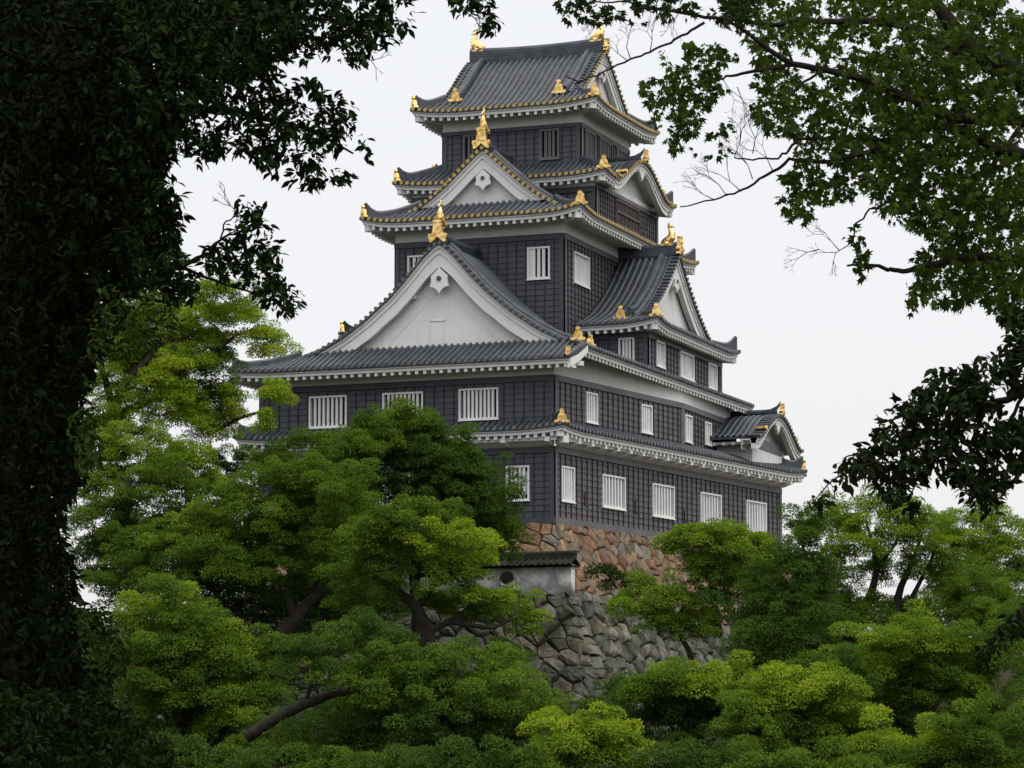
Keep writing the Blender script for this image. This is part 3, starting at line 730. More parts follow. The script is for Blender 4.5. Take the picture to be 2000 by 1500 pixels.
facet(tb, eb, [(XE3L, YE3), (XE3, YE3), (XE3 - d3, YG3), (XE3L + d3, YG3)], (0, 1), z3['S'], nv=5)
facet(tb, eb, [(XE3, YE3), (XE3, Y4), (CX3, Y4), (CX3, YG3), (XE3 - d3, YG3)], (-1, 0), z3['E'])
facet(tb, eb, [(XE3L, YE3), (XE3L + d3, YG3), (CX3, YG3), (CX3, Y4), (XE3L, Y4)], (1, 0), z3['W'])
facet(tb, eb, [(XE3, Y4), (XE3, YE3B), (XE3 - 2, YE3B - 2), (X4 - .1, YE3B - 2), (X4 - .1, Y4)], (-1, 0), z3['E'], nv=4)
facet(tb, eb, [(XE3L, Y4), (X4L + .1, Y4), (X4L + .1, YE3B - 1), (XE3L, YE3B)], (1, 0), z3['W'], nv=4)
facet(tb, eb, [(XE3, YE3B), (XE3L, YE3B), (XE3L + 2, YE3B - 2), (XE3 - 2, YE3B - 2)], (0, -1), z3['N'], nv=4)
eave(wb, (XE3L, YE3), (XE3, YE3), (0, 1), z3['S'], 1.28); eave(wb, (XE3, YE3), (XE3, YE3B), (-1, 0), z3['E'], 1.3); eave(wb, (XE3L, YE3B), (XE3L, YE3), (1, 0), z3['W'], 1.25)
hip_ridge(rb, gb, (XE3L, YE3), (XE3L + d3 + .5, YG3 + .5), z3['S'], tip=.42); hip_ridge(rb, gb, (XE3, YE3), (XE3 - d3 - .3, YG3 + .3), z3['S'], .2, .24, .12, .60, face=(.15, -1))
hip_ridge(rb, gb, (XE3, YE3B), (XE3 - 1.2, YE3B - 1.2), z3['E'], tip=.4, orn=0, face=(.8, .5))
for c, d in (((XE3L, YE3), (-R2, -R2)), ((XE3, YE3), (R2, -R2)), ((XE3, YE3B), (R2, R2))): hip_beam(wb, c, d, 14.72, 1.2)
corner_ornament(gb.new(), (XE3 - .75, YG3 + .5, 15.2), (.95, -.3), .5)
rf3 = finish("middle_gabled_roof", tb, eb, wb, rb, gb, M_GOLDT)
T3 = fr((CX3, YG3, 0), (1, 0, 0), (0, -1, 0))
gable(rf3, T3, lambda x: f3x(abs(x)), -3.55, 3.85, .22, lambda x: .60 + .01 * abs(x), 15.38, .36, M_GOLDT, plate=.95, pend=.85, dlen=(3.9, 4.3))
rb = MB(); ridge_beam(rb, (CX3, YG3 + .1), (CX3, Y4), 17.92, .28, .32, .08); rb.build("main_ridge", M_RIDGE, rf3)
fish(rf3, (CX3, YG3 + .1, 18.8), (0, 1), .80)

# ---- bow gables (karahafu)
def bow(roof, T, W, zc, h, wall_o, front_o, end_mat, bw, sc=1.0, sp=.30, ex=.9):
    """bell-curved gable roof; local: w across, o outward, z"""
    def pr(x):
        t = min(1, abs(x) / W); return zc + h * (.5 + .5 * cos(pi * t)) ** ex + .10 * max(0, (t - .8) / .2) ** 2
    tb, rb, gb = MB(T), MB(T), Parts(T)
    for s_ in (-1, 1):
        facet(tb, None, [(s_ * W, wall_o), (s_ * W, front_o - .55), (0, front_o - .55), (0, wall_o)], (-s_, 0), lambda x, y: pr(x), sp=.31, front=True, nv=16)
    tb.build("bow_roof_tiles", TILES, roof)
    gable(roof, T, pr, -W, W, front_o, bw, zc - .5, .75, end_mat, desc=False, pend=sc, sp=sp, kar=True, bmin=lambda x: zc - .62)
    ridge_beam(rb, (0, wall_o), (0, front_o - .25), zc + h - .02, .22, .3, 0)
    rb.bar([(0, front_o - .9, zc + h + .2), (0, front_o - .5, zc + h + .26), (0, front_o - .22, zc + h + .42), (0, front_o - .05, zc + h + .68)], (1, 0, 0), [.3, .28, .2, .06], [.1, .1, .08, .04])
    rb.build("main_ridge", M_RIDGE, roof)
    apex_plate(gb.new(), (0, front_o + .02, zc + h + .10), (0, 1), .55)
    for s_ in (-1, 1):
        g_ = gb.new(); g_.disc((s_ * W * .72, front_o - .02, pr(W * .72) + .16), (1, 0, 0), (0, 0, 1), (0, 1, 0), .12, .06, 12); g_.box((s_ * W * .72 - .09, front_o - .5, pr(W * .72) + .14), (.18, 0, 0), (0, .5, 0), (0, 0, .13))
    gb.build("gilded_ornament", M_GOLD, roof)

# ---- roof of storey 4: skirt roof round the lookout, bow gable on each side
XE4, XE4L, YE4, YE4B = -.62, -11.28, 8.75, 19.48
f4 = lambda d: 17.10 + .52 * d
z4 = rect_roof(XE4L, XE4, YE4, YE4B, f4, .2, 2.2)
tb, wb, rb, gb = MB(), Parts(), Parts(), Parts(); eb = tb
dd = 1.85
KY, KW = 14.35, 4.0
facet(tb, eb, [(XE4L, YE4), (XE4, YE4), (XE4 - dd, YE4 + dd), (XE4L + dd, YE4 + dd)], (0, 1), z4['S'], nv=5)
facet(tb, eb, [(XE4, YE4), (XE4, KY - KW + .5), (XE4 - dd, KY - KW + .5), (XE4 - dd, YE4 + dd)], (-1, 0), z4['E'], nv=5)
facet(tb, eb, [(XE4, KY + KW - .5), (XE4, YE4B), (XE4 - dd, YE4B - dd), (XE4 - dd, KY + KW - .5)], (-1, 0), z4['E'], nv=5)
facet(tb, eb, [(XE4L, YE4), (XE4L + dd, YE4 + dd), (XE4L + dd, YE4B - dd), (XE4L, YE4B)], (1, 0), z4['W'], nv=5)
facet(tb, eb, [(XE4, YE4B), (XE4L, YE4B), (XE4L + dd, YE4B - dd), (XE4 - dd, YE4B - dd)], (0, -1), z4['N'], nv=5)
eave(wb, (XE4L, YE4), (XE4, YE4), (0, 1), z4['S'], .77); eave(wb, (XE4, YE4), (XE4, KY - KW + .9), (-1, 0), z4['E'], .77, c1=False)
eave(wb, (XE4, KY + KW - .9), (XE4, YE4B), (-1, 0), z4['E'], .77, c0=False); eave(wb, (XE4L, YE4B), (XE4L, YE4), (1, 0), z4['W'], .77)
hip_ridge(rb, gb, (XE4L, YE4), (XE4L + dd, YE4 + dd), z4['S'], tip=.4); hip_ridge(rb, gb, (XE4, YE4), (XE4 - dd, YE4 + dd), z4['S'], .2, .24, .12, .58, face=(.15, -1)); hip_ridge(rb, gb, (XE4, YE4B), (XE4 - dd, YE4B - dd), z4['E'], tip=.4, orn=0, face=(.8, .5))
for c, d in (((XE4L, YE4), (-R2, -R2)), ((XE4, YE4), (R2, -R2)), ((XE4, YE4B), (R2, R2))): hip_beam(wb, c, d, 17.24, .8)
rf4 = finish("skirt_roof", tb, eb, wb, rb, gb, M_GOLDT)
for sg in (1, -1):
    Tk = fr((XE4 if sg > 0 else XE4L, KY, 0), (0, 1, 0), (sg, 0, 0))
    bow(rf4, Tk, KW, 17.12, 1.42, -1.85, .12, M_GOLDT, lambda x: .34 + .02 * abs(x) ** 1.6, 1.0)

# ---- top roof: ridge across, gables left and right
XE5, XE5L, YE5, YE5B = -1.27, -10.64, 9.38, 18.84
f5 = smoothtab([(0, 20.68), (.83, 21.13), (2.33, 22.22), (3.23, 22.98), (3.98, 23.58), (4.73, 24.08)])
z5 = rect_roof(XE5L, XE5, YE5, YE5B, lambda d: f5(min(max(d, 0), 4.73)), .24, 2.6)
g5 = 1.25; YR = 14.11
tb, wb, rb, gb = MB(), Parts(), Parts(), Parts(); eb = tb
facet(tb, eb, [(XE5L, YE5), (XE5, YE5), (XE5 - g5, YE5 + g5), (XE5 - g5, YR), (XE5L + g5, YR), (XE5L + g5, YE5 + g5)], (0, 1), z5['S'], nv=14)
facet(tb, None, [(XE5L, YE5B), (XE5, YE5B), (XE5 - g5, YE5B - g5), (XE5 - g5, YR), (XE5L + g5, YR), (XE5L + g5, YE5B - g5)], (0, -1), z5['N'], nv=14)
facet(tb, eb, [(XE5, YE5), (XE5, YE5B), (XE5 - g5, YE5B - g5), (XE5 - g5, YE5 + g5)], (-1, 0), z5['E'], nv=4)
facet(tb, eb, [(XE5L, YE5), (XE5L, YE5B), (XE5L + g5, YE5B - g5), (XE5L + g5, YE5 + g5)], (1, 0), z5['W'], nv=4)
for a, b, n_, s_ in (((XE5L, YE5), (XE5, YE5), (0, 1), 'S'), ((XE5, YE5), (XE5, YE5B), (-1, 0), 'E'), ((XE5L, YE5B), (XE5L, YE5), (1, 0), 'W'), ((XE5, YE5B), (XE5L, YE5B), (0, -1), 'N')): eave(wb, a, b, n_, z5[s_], 1.17, sp=.40)
hip_ridge(rb, gb, (XE5L, YE5), (XE5L + g5, YE5 + g5), z5['S'], tip=.34); hip_ridge(rb, gb, (XE5, YE5), (XE5 - g5, YE5 + g5), z5['S'], .18, .24, .12, .56, face=(.15, -1)); hip_ridge(rb, gb, (XE5, YE5B), (XE5 - g5, YE5B - g5), z5['E'], tip=.4, orn=0, face=(.8, .5))
for c, d in (((XE5L, YE5), (-R2, -R2)), ((XE5, YE5), (R2, -R2)), ((XE5, YE5B), (R2, R2)), ((XE5L, YE5B), (-R2, R2))): hip_beam(wb, c, d, 20.84, 1.2)
for px in (890, 1092):
    q_ = onY(px, 190, YE5 + 1.0); corner_ornament(gb.new(), (q_[0], YE5 + 1.0, f5(1.0) + .12), (0, -1), .62)
rf5 = finish("top_roof", tb, eb, wb, rb, gb, M_GOLDT)
for sg in (1, -1):
    T5 = fr((XE5 - g5 if sg > 0 else XE5L + g5, YR, 0), (0, 1, 0), (sg, 0, 0))
    gable(rf5, T5, lambda x: f5(4.73 - abs(x)), -3.75, 3.75, .16, lambda x: .5, 21.3, .3, M_GOLDT, plate=.62 if sg > 0 else None, pend=.7, dlen=(3.75, 3.75))
rb = MB(); ridge_beam(rb, (XE5L + g5 - .02, YR), (XE5 - g5 + .02, YR), 23.98, .52, .4, .12); rb.build("main_ridge", M_RIDGE, rf5)
fish(rf5, (XE5L + g5 + .26, YR, 24.62), (1, 0), .84); fish(rf5, (XE5 - g5 - .26, YR, 24.62), (-1, 0), .84)

# ---- side bays with gables (right one in view, its twin behind on the left)
fBy = smoothtab([(0, 13.78), (1, 12.85), (2, 12.0), (3, 11.28), (4.35, 10.47), (5.4, 10.05), (6.45, 9.7)])
YB = 13.35
def bay(sg):
    X0 = 0 if sg > 0 else -10.72
    def TX(p): return np.array([X0 + sg * p[0], p[1], p[2]])
    xe, xi = 2.5, X3 + .05
    zS_ = lambda x, y: fBy(min(6.45, YB - y)) + .24 * max(0, 1 - (xe - x) / 2.2) ** 2 * max(0, 1 - (y - 6.9) / 2)
    zN_ = lambda x, y: fBy(min(6.45, y - YB)) + .24 * max(0, 1 - (xe - x) / 2.2) ** 2 * max(0, 1 - (19.8 - y) / 2)
    zE_ = lambda x, y: fBy(6.45 - (xe - x)) + .24 * max(0, 1 - min(y - 6.9, 19.8 - y) / 2.2) ** 2 * max(0, 1 - (xe - x) / 2)
    tb, wb, rb, gb = MB(TX), Parts(TX), Parts(TX), Parts(TX); eb = tb
    facet(tb, eb, [(xi, 6.9), (xe, 6.9), (1.4, 8.0), (1.4, YB), (xi, YB)], (0, 1), zS_, nv=14)
    facet(tb, eb, [(xi, 19.8), (xe, 19.8), (1.4, 18.7), (1.4, YB), (xi, YB)], (0, -1), zN_, nv=14)
    facet(tb, eb, [(xe, 6.9), (xe, 19.8), (1.4, 18.7), (1.4, 8.0)], (-1, 0), zE_, nv=4)
    eave(wb, (xi, 6.9), (xe, 6.9), (0, 1), zS_, .77, c0=False); eave(wb, (xe, 6.9), (xe, 19.8), (-1, 0), zE_, .77)
    hip_ridge(rb, gb, (xe, 6.9), (1.4, 8.0), zS_, .16, .22, .12 if sg > 0 else .35, .58, face=(.25, -1) if sg > 0 else (1, -.6)); hip_ridge(rb, gb, (xe, 19.8), (1.4, 18.7), zE_, tip=.45, orn=0, face=(.8, .5))
    hip_beam(wb, (xe, 6.9), (R2, -R2), 9.86, .8); hip_beam(wb, (xe, 19.8), (R2, R2), 9.86, .8)
    q_ = onY(1213, 610, 7.9); corner_ornament(gb.new(), (q_[0], 7.85, 10.0), (0, -1), .62)
    r_ = finish("bay_roof", tb, eb, wb, rb, gb, M_TEND)
    TB_ = fr((X0 + sg * 1.4, YB, 0), (0, 1, 0), (sg, 0, 0))
    gable(r_, TB_, lambda x: fBy(abs(x)), -5.2, 5.2, .14, lambda x: .55, 10.28, .35, None, plate=.85, pend=.8, dlen=(5.2, 5.0))
    rb = MB(TX); ridge_beam(rb, (xi, YB), (1.45, YB), 13.72, .42, .36, .1); rb.build("main_ridge", M_RIDGE, r_)
    fish(r_, (X0 + sg * 1.0, YB, 14.26), (-sg, 0), .82)
    XB = X0 + sg * 1.75
    if sg > 0:
        q_ = winpx((X3, 7.7), (1, 0), (0, -1), [(1209, 1239.7, 660, 712)]); wt = wall("bay_wall", (X3, 7.7), (XB, 7.7), 7.6, 9.33, q_, white=.4, posts=(False, True)); windows(wt, q_, 3)
        q_ = winpx((XB, 7.7), (0, 1), (1, 0), [(1280, 1296, 667, 717), (1326.7, 1353.3, 690, 740), (1382, 1398, 711, 760)])
        wt = wall("bay_wall", (XB, 7.7), (XB, 19.05), 7.5, 9.33, q_, white=.4); windows(wt, q_, 0, 'shut')
    else:
        wall("bay_wall", (XB, 7.7), (X3L, 7.7), 7.2, 9.33, (), white=.4)
bay(1); bay(-1)

# ---- small bow-gabled bay low on the right
YK1, WK1, XK1 = 19.75, 3.75, 4.5
kb = MB(); kb.box((1.9, YK1 - 2.75, 4.2), (2.0, 0, 0), (0, 5.4, 0), (0, 0, 1.0)); kbo = kb.build("bow_bay_wall", M_WHITE, keep)
kb = MB(); kb.box((3.8, YK1 - 2.0, 4.95), (.13, 0, 0), (0, 4.3, 0), (0, 0, .5)); kb.build("bow_bay_lintel", M_TRIM, kbo)
T6 = fr((XK1, YK1, 0), (0, 1, 0), (1, 0, 0))
kr = MB(); kr.box((2.0, YK1 - WK1 + .3, 5.0), (2.2, 0, 0), (0, .1, 0), (0, 0, .12))
for i in range(5): kr.box((2.2 + i * .47, YK1 - WK1 + .12, 4.95), (.13, 0, 0), (0, .7, 0), (0, 0, .14))
rf6 = kr.build("bow_bay_roof", M_WHITE, keep)
bow(rf6, T6, WK1, 5.22, 1.45, -2.5, .1, M_TEND, lambda x: .30 + .03 * abs(x) ** 1.5, 1.0, ex=.72)
#TREES
# ------------------------------------------------------------------ stone rampart: every stone its own polygon on a battered face
def clip(poly, p, q):
    mx, my = (p[0] + q[0]) / 2, (p[1] + q[1]) / 2; nx, ny = q[0] - p[0], q[1] - p[1]; out = []
    for i in range(len(poly)):
        a, b = poly[i], poly[(i + 1) % len(poly)]
        da = (a[0] - mx) * nx + (a[1] - my) * ny; db = (b[0] - mx) * nx + (b[1] - my) * ny
        if da <= 0: out.append(a)
        if da * db < 0: t = da / (da - db); out.append((a[0] + t * (b[0] - a[0]), a[1] + t * (b[1] - a[1])))
    return out
ORANGE = [(.33, .20, .125), (.27, .165, .105), (.37, .25, .16), (.25, .18, .13), (.30, .25, .20), (.21, .145, .105), (.34, .21, .135), (.24, .215, .18), (.29, .155, .105), (.38, .27, .18)]
GREY = [(.19, .185, .15), (.14, .14, .12), (.23, .215, .17), (.17, .165, .145), (.115, .125, .10), (.21, .18, .14), (.16, .165, .125)]
def stones(mb, bk, s0, s1, h0, h1, S, cell, asp, pal, seed, bulge=.13):
    rd = random.Random(seed); nx, nz = max(1, int((s1 - s0) / (cell * asp))), max(1, int((h1 - h0) / cell)); P = {}
    for i in range(-1, nx + 1):
        for j in range(-1, nz + 1):
            P[i, j] = (s0 + (i + .5 + (.5 if j % 2 else 0) * .7 + rd.uniform(-.55, .55)) * (s1 - s0) / nx, h0 + (j + .5 + rd.uniform(-.52, .52)) * (h1 - h0) / nz)
    for (i, j), p in P.items():
        poly = [(s0, h0), (s1, h0), (s1, h1), (s0, h1)]
        for a in range(-2, 3):
            for b in range(-2, 3):
                q = P.get((i + a, j + b))
                if q and (a or b) and len(poly) > 2: poly = clip(poly, p, q)
        if len(poly) < 3: continue
        c = (sum(v[0] for v in poly) / len(poly), sum(v[1] for v in poly) / len(poly))
        fine = []
        for k in range(len(poly)):
            a, b = poly[k], poly[(k + 1) % len(poly)]; fine += [a, ((a[0] + b[0]) / 2 + rd.uniform(-.03, .03), (a[1] + b[1]) / 2 + rd.uniform(-.03, .03))]
        n = len(fine); hb = bulge * rd.uniform(.5, 1.5); tx, tz = rd.uniform(-.10, .10), rd.uniform(-.10, .10); rings = []
        for f, o in ((.975, -.10), (.92, .30), (.82, .78), (.50, 1.0)):
            for v in fine:
                du, dv = v[0] - c[0], v[1] - c[1]; r_ = hb * o * rd.uniform(.8, 1.2) if o > 0 else o
                rings.append(S(c[0] + du * f, c[1] + dv * f, r_ + (tx * du + tz * dv if o > 0 else 0)))
        rings.append(S(c[0], c[1], hb * 1.05)); m_ = len(rings) - 1
        pl = pal(c[0], c[1], rd); col = pl[rd.randrange(len(pl))]; k_ = rd.uniform(.62, 1.12); col = (col[0] * k_ * .97, col[1] * k_, col[2] * k_ * .95)
        mb.add(rings, [(q * n + k, q * n + (k + 1) % n, q * n + n + (k + 1) % n, q * n + n + k) for q in range(3) for k in range(n)] + [(3 * n + k, 3 * n + (k + 1) % n, m_) for k in range(n)], 0, None, col)
    g = [(s0 + (s1 - s0) * i / 8, h0 + (h1 - h0) * j / 8) for j in range(9) for i in range(9)]
    bk.add([S(a, b, -.07) for a, b in g], [(j * 9 + i, j * 9 + i + 1, j * 9 + i + 10, j * 9 + i + 9) for j in range(8) for i in range(8)])
bat = lambda h: .60 * h + .012 * h * h
N3, D3 = np.array([*N1, 0]), np.array([*D1, 0])
def S_right(s_, h, o): return D3 * s_ + N3 * (bat(h) + o * .85) + np.array([0, 0, -h + o * .5])
def corner_s(h): return -bat(h) * (1 + sin(radians(10))) / cos(radians(10)) * 1.0
def S_front(s_, h, o): return np.array([s_ + bat(h) * (1 - sin(radians(10))) / cos(radians(10)) * (1 + min(0, s_) / 16), -bat(h) - o * .85, -h + o * .5])
def S_rightc(s_, h, o):
    k = 1 - s_ / 22.3; return S_right(s_ + k * (-bat(h) * (1 - sin(radians(10))) / cos(radians(10))), h, o)
TERR = 3.35
def S_low(s_, h, o):
    p = S_front(s_, h, o); p[1] -= .95; return p
ramp_o = empty("stone_rampart"); tag(ramp_o, "battered rampart of fitted stones under the keep, orange above and mossy grey below", "rampart")
def pal_r(s_, h, rd): return ORANGE if h < 3.0 + .5 * rd.random() + .05 * s_ else GREY
u_, b_ = MB(), MB(); stones(u_, b_, -14.0, 0, 0.0, TERR, S_front, .52, 1.25, lambda s_, h, rd: ORANGE, 3); stones(u_, b_, 0, 22.3, 0.0, 3.6, S_rightc, .46, 1.25, pal_r, 5)
uo = u_.build("upper_stones", M_STONEU, ramp_o); uo["label"] = "orange brown upper stones"; b_.build("rampart_core", M_MORTAR, ramp_o)
l_, b_ = MB(), MB(); stones(l_, b_, -17, 0.0, TERR, 10.5, S_low, .50, 1.4, lambda s_, h, rd: GREY, 8, .24); stones(l_, b_, 0, 22.3, 3.6, 10.5, S_rightc, .50, 1.3, pal_r, 9, .24)
b_.add([S_front(-17, TERR, -.07), S_front(0, TERR, -.07), S_low(0, TERR, -.05), S_low(-17, TERR, -.05)], [(0, 1, 2, 3)])
b_.add([S_low(.0, h, -.05) for h in (TERR, 5.5, 8, 10.5)] + [S_front(.0, h, -.05) + np.array([0, .6, 0]) for h in (TERR, 5.5, 8, 10.5)], [(i, i + 1, i + 5, i + 4) for i in range(3)])
# squared quoins up the corner
rd = random.Random(4)
h = TERR + .02
while h < 10:
    dh = rd.uniform(.36, .6); lx, ly = ((rd.uniform(.7, 1.0), .5) if int(h * 3) % 2 else (rd.uniform(.4, .6), .8))
    base_ = S_low(0, h + dh / 2, .02) + np.array([.05, 0, 0]); c_ = rd.choice(GREY); vs = []
    for dz, e in ((-dh / 2 + .03, 0), (dh / 2 - .03, -.02)):
        of_ = (bat(h + dh / 2 - dz) - bat(h + dh / 2))
        for a, b in ((-lx, 0), (.08, 0), (.08 + .12, ly), (-lx, ly)): vs.append((base_[0] + a + of_ * .7 + rd.uniform(-.09, .09), base_[1] + b - of_ - .08 + rd.uniform(-.08, .08), base_[2] + dz + rd.uniform(-.06, .06)))
    l_.add(vs, [(0, 1, 5, 4), (1, 2, 6, 5), (2, 3, 7, 6), (4, 5, 6, 7), (3, 0, 4, 7), (3, 2, 1, 0)], 0, None, c_); h += dh
lo = l_.build("lower_stones", M_STONE, ramp_o); lo["label"] = "large grey mossy lower stones"; b_.build("rampart_core", M_MORTAR, ramp_o)

# ------------------------------------------------------------------ stained parapet wall on the terrace
pw = empty("parapet_wall"); tag(pw, "short stained white plaster wall with dark tile coping beside the rampart", "wall")
yw = -2.55; xr = float(onY(1116, 1130, yw)[0]); zt, zb = float(onY(1060, 1103, yw)[2]), -TERR - .05
xl = xr - 9.0
b = MB(); b.box((xl, yw, zb), (xr - xl, 0, 0), (0, .45, 0), (0, 0, zt - zb)); b.build("wall_body", M_OLDW, pw)
b = MB()
for s_ in (0, 1):
    y0_, y1_ = (yw - .32, yw + .22) if s_ == 0 else (yw + .77, yw + .22)
    b.add([(xl - .1, y0_, zt - .02), (xr + .12, y0_, zt - .02), (xr + .12, y1_, zt + .30), (xl - .1, y1_, zt + .30)], [(0, 1, 2, 3)]); b.add([(xl - .1, y0_, zt - .02), (xr + .12, y0_, zt - .02), (xr + .12, y0_, zt - .10), (xl - .1, y0_, zt - .10)], [(0, 1, 2, 3)])
    n = int((xr - xl) / .27)
    for i in range(n + 1):
        x = xl + (xr - xl) * i / n; b.tube([(x, y0_ - .03 * (1 - 2 * s_), zt), (x, y1_, zt + .32)], .05, 6)
b.box((xl - .1, yw - .32, zt - .1), (xr - xl + .22, 0, 0), (0, 1.09, 0), (0, 0, .06))
b.bar([(xl - .1, yw + .22, zt + .28), (xr + .12, yw + .22, zt + .28)], (0, 1, 0), .3, .16); b.tube([(xl - .1, yw + .22, zt + .48), (xr + .16, yw + .22, zt + .48)], .11, 8)
b.build("tile_coping", mat_noise("mossy_coping", (.012, .013, .012), (.028, .030, .024), 2.5, .9, .2, .5), pw)
# floodlight on a little frame in front of it
fl = empty("floodlight"); tag(fl, "round dark floodlight on a metal frame before the stained wall", "floodlight")
c = onY(991, 1128, yw - .9); b = MB()
T = fr(c, (.98, .2, 0), (.2, -.98, 0))
b.T = lambda p: fr(c, (.98, .2, 0), (.2, -.98, 0))(p)
b.tube([(0, -.26, 0), (0, -.16, 0), (0, .06, 0), (0, .10, 0)], [.14, .27, .31, .31], 16); b.build("lamp_head", M_METAL, fl)
b = MB(b.T); b.tube([(0, .105, 0), (0, .115, 0)], [.27, .25], 16); b.build("lamp_glass", M_DARK, fl)
b = MB(fr(c, (.98, .2, 0), (.2, -.98, 0)))
b.tube([(-.34, -.05, .02), (-.36, -.05, -.32), (0, -.05, -.44), (.36, -.05, -.32), (.34, -.05, .02)], .025, 6)
b.box((-.12, -.15, -.6), (.24, 0, 0), (0, .2, 0), (0, 0, .18))
b.box((-.62, -.1, -.66), (1.2, 0, 0), (0, .08, 0), (0, 0, .06))
for x in (-.58, .52): b.box((x, -.1, -1.7), (.06, 0, 0), (0, .06, 0), (0, 0, 1.05))
b.box((-.62, -.1, -1.0), (1.2, 0, 0), (0, .05, 0), (0, 0, .05)); b.build("lamp_frame", M_METAL, fl)

# ------------------------------------------------------------------ ground: flat river bank rising to the castle mound
g = MB(); nx_, ny_ = 60, 70
def gz(x, y):
    d = y + 12 + .25 * abs(x); t = min(1, max(0, (d + 45) / 50)); z = -13.6 + 4.2 * t * t * (3 - 2 * t)
    if y > 3: z += min(1, (y - 3) / 12) * 5.0
    return z + .25 * sin(x * .35) * cos(y * .27)
xs = np.concatenate([[-2500, -600, -200], np.linspace(-110, 150, nx_), [240, 600, 2500]]); ys = np.concatenate([[-1200, -400, -220], np.linspace(-165, 110, ny_), [200, 600, 3000]])
g.add([(x, y, gz(x, y) if abs(x) < 300 and abs(y) < 300 else -13.6 if y < 0 else -6) for y in ys for x in xs], [(j * len(xs) + i, j * len(xs) + i + 1, (j + 1) * len(xs) + i + 1, (j + 1) * len(xs) + i) for j in range(len(ys) - 1) for i in range(len(xs) - 1)])
M_GROUND = mat_noise("leaf_litter", (.03, .034, .014), (.05, .042, .025), .8, 1.0, .1, .5)
go = g.build("ground", M_GROUND, None, True); go['kind'] = 'structure'

# ------------------------------------------------------------------ foliage
def mat_leaf(name, trans, rough=.5, spec=.3):
    return mat_attr(name, rough, spec, 1.0, 0, trans)
M_LEAF = mat_leaf("broad_leaves", .34, .7, .06); M_LEAFD = mat_leaf("shaded_leaves", .08, .7, .03); M_LEAFM = mat_leaf("maple_leaves", .45, .6, .08)

def leaves(name, P, Dr, Nm, Ln, Wd, tint, mat, parent, shape):
    """one mesh of many separate leaves; shape = [(along, across, lift)], one polygon per leaf (or two halves)"""
    n = len(P); Dr = Dr / (np.linalg.norm(Dr, axis=1, keepdims=True) + 1e-9)
    S = np.cross(Nm, Dr); S /= np.linalg.norm(S, axis=1, keepdims=True) + 1e-9; Nn = np.cross(Dr, S)
    tpl, faces = shape; k = len(tpl)
    V = np.empty((n, k, 3), np.float32)
    for i, (a, b, c) in enumerate(tpl): V[:, i] = P + Dr * (a * Ln)[:, None] + S * (b * Wd)[:, None] + Nn * (c * Ln)[:, None]
    nf = len(faces); lens = np.array([len(f) for f in faces]); flat = np.concatenate([np.array(f) for f in faces])
    li = (np.arange(n)[:, None] * k + flat[None]).ravel().astype(np.int32)
    tot = np.tile(lens, n).astype(np.int32); st = np.concatenate([[0], np.cumsum(tot)[:-1]]).astype(np.int32)
    me = bpy.data.meshes.new(name); me.vertices.add(n * k); me.loops.add(len(li)); me.polygons.add(n * nf)
    me.vertices.foreach_set('co', V.ravel()); me.loops.foreach_set('vertex_index', li)
    me.polygons.foreach_set('loop_start', st); me.polygons.foreach_set('loop_total', tot)
    ca = me.attributes.new('tint', 'FLOAT_COLOR', 'POINT'); col = np.ones((n, k, 4), np.float32); col[:, :, :3] = tint[:, None, :]
    ca.data.foreach_set('color', col.ravel())
    me.materials.append(mat); me.update(calc_edges=True)
    o = bpy.data.objects.new(name, me); C.objects.link(o); o.parent = parent
    return o
RHOMB = ([(0, 0, 0), (.45, .5, .06), (1, 0, -.04), (.45, -.5, .06)], [(0, 1, 2, 3)])
OVAL = ([(0, 0, 0), (.2, .36, .03), (.48, .5, .05), (.75, .28, 0), (1, 0, -.1), (.75, -.28, 0), (.48, -.5, .05), (.2, -.36, .03), (.5, 0, -.02)], [(0, 1, 2, 3, 4, 8), (0, 8, 4, 5, 6, 7)])
def _maple():
    v = [(0, 0, 0)]; lob = [(-105, .45), (-52, .82), (0, 1.0), (52, .82), (105, .45)]
    for i, (a, r_) in enumerate(lob):
        if i: an = radians((a + lob[i - 1][0]) / 2); v.append((.28 + .26 * cos(an), .30 * sin(an) , .0))
        an = radians(a); v.append((.28 + .72 * r_ * cos(an), .72 * r_ * sin(an), -.06))
    return (v, [(0,) + tuple(range(1, len(v)))])
MAPLE = _maple()
def unit(n): v = RNG.normal(size=(n, 3)); return v / np.linalg.norm(v, axis=1, keepdims=True)

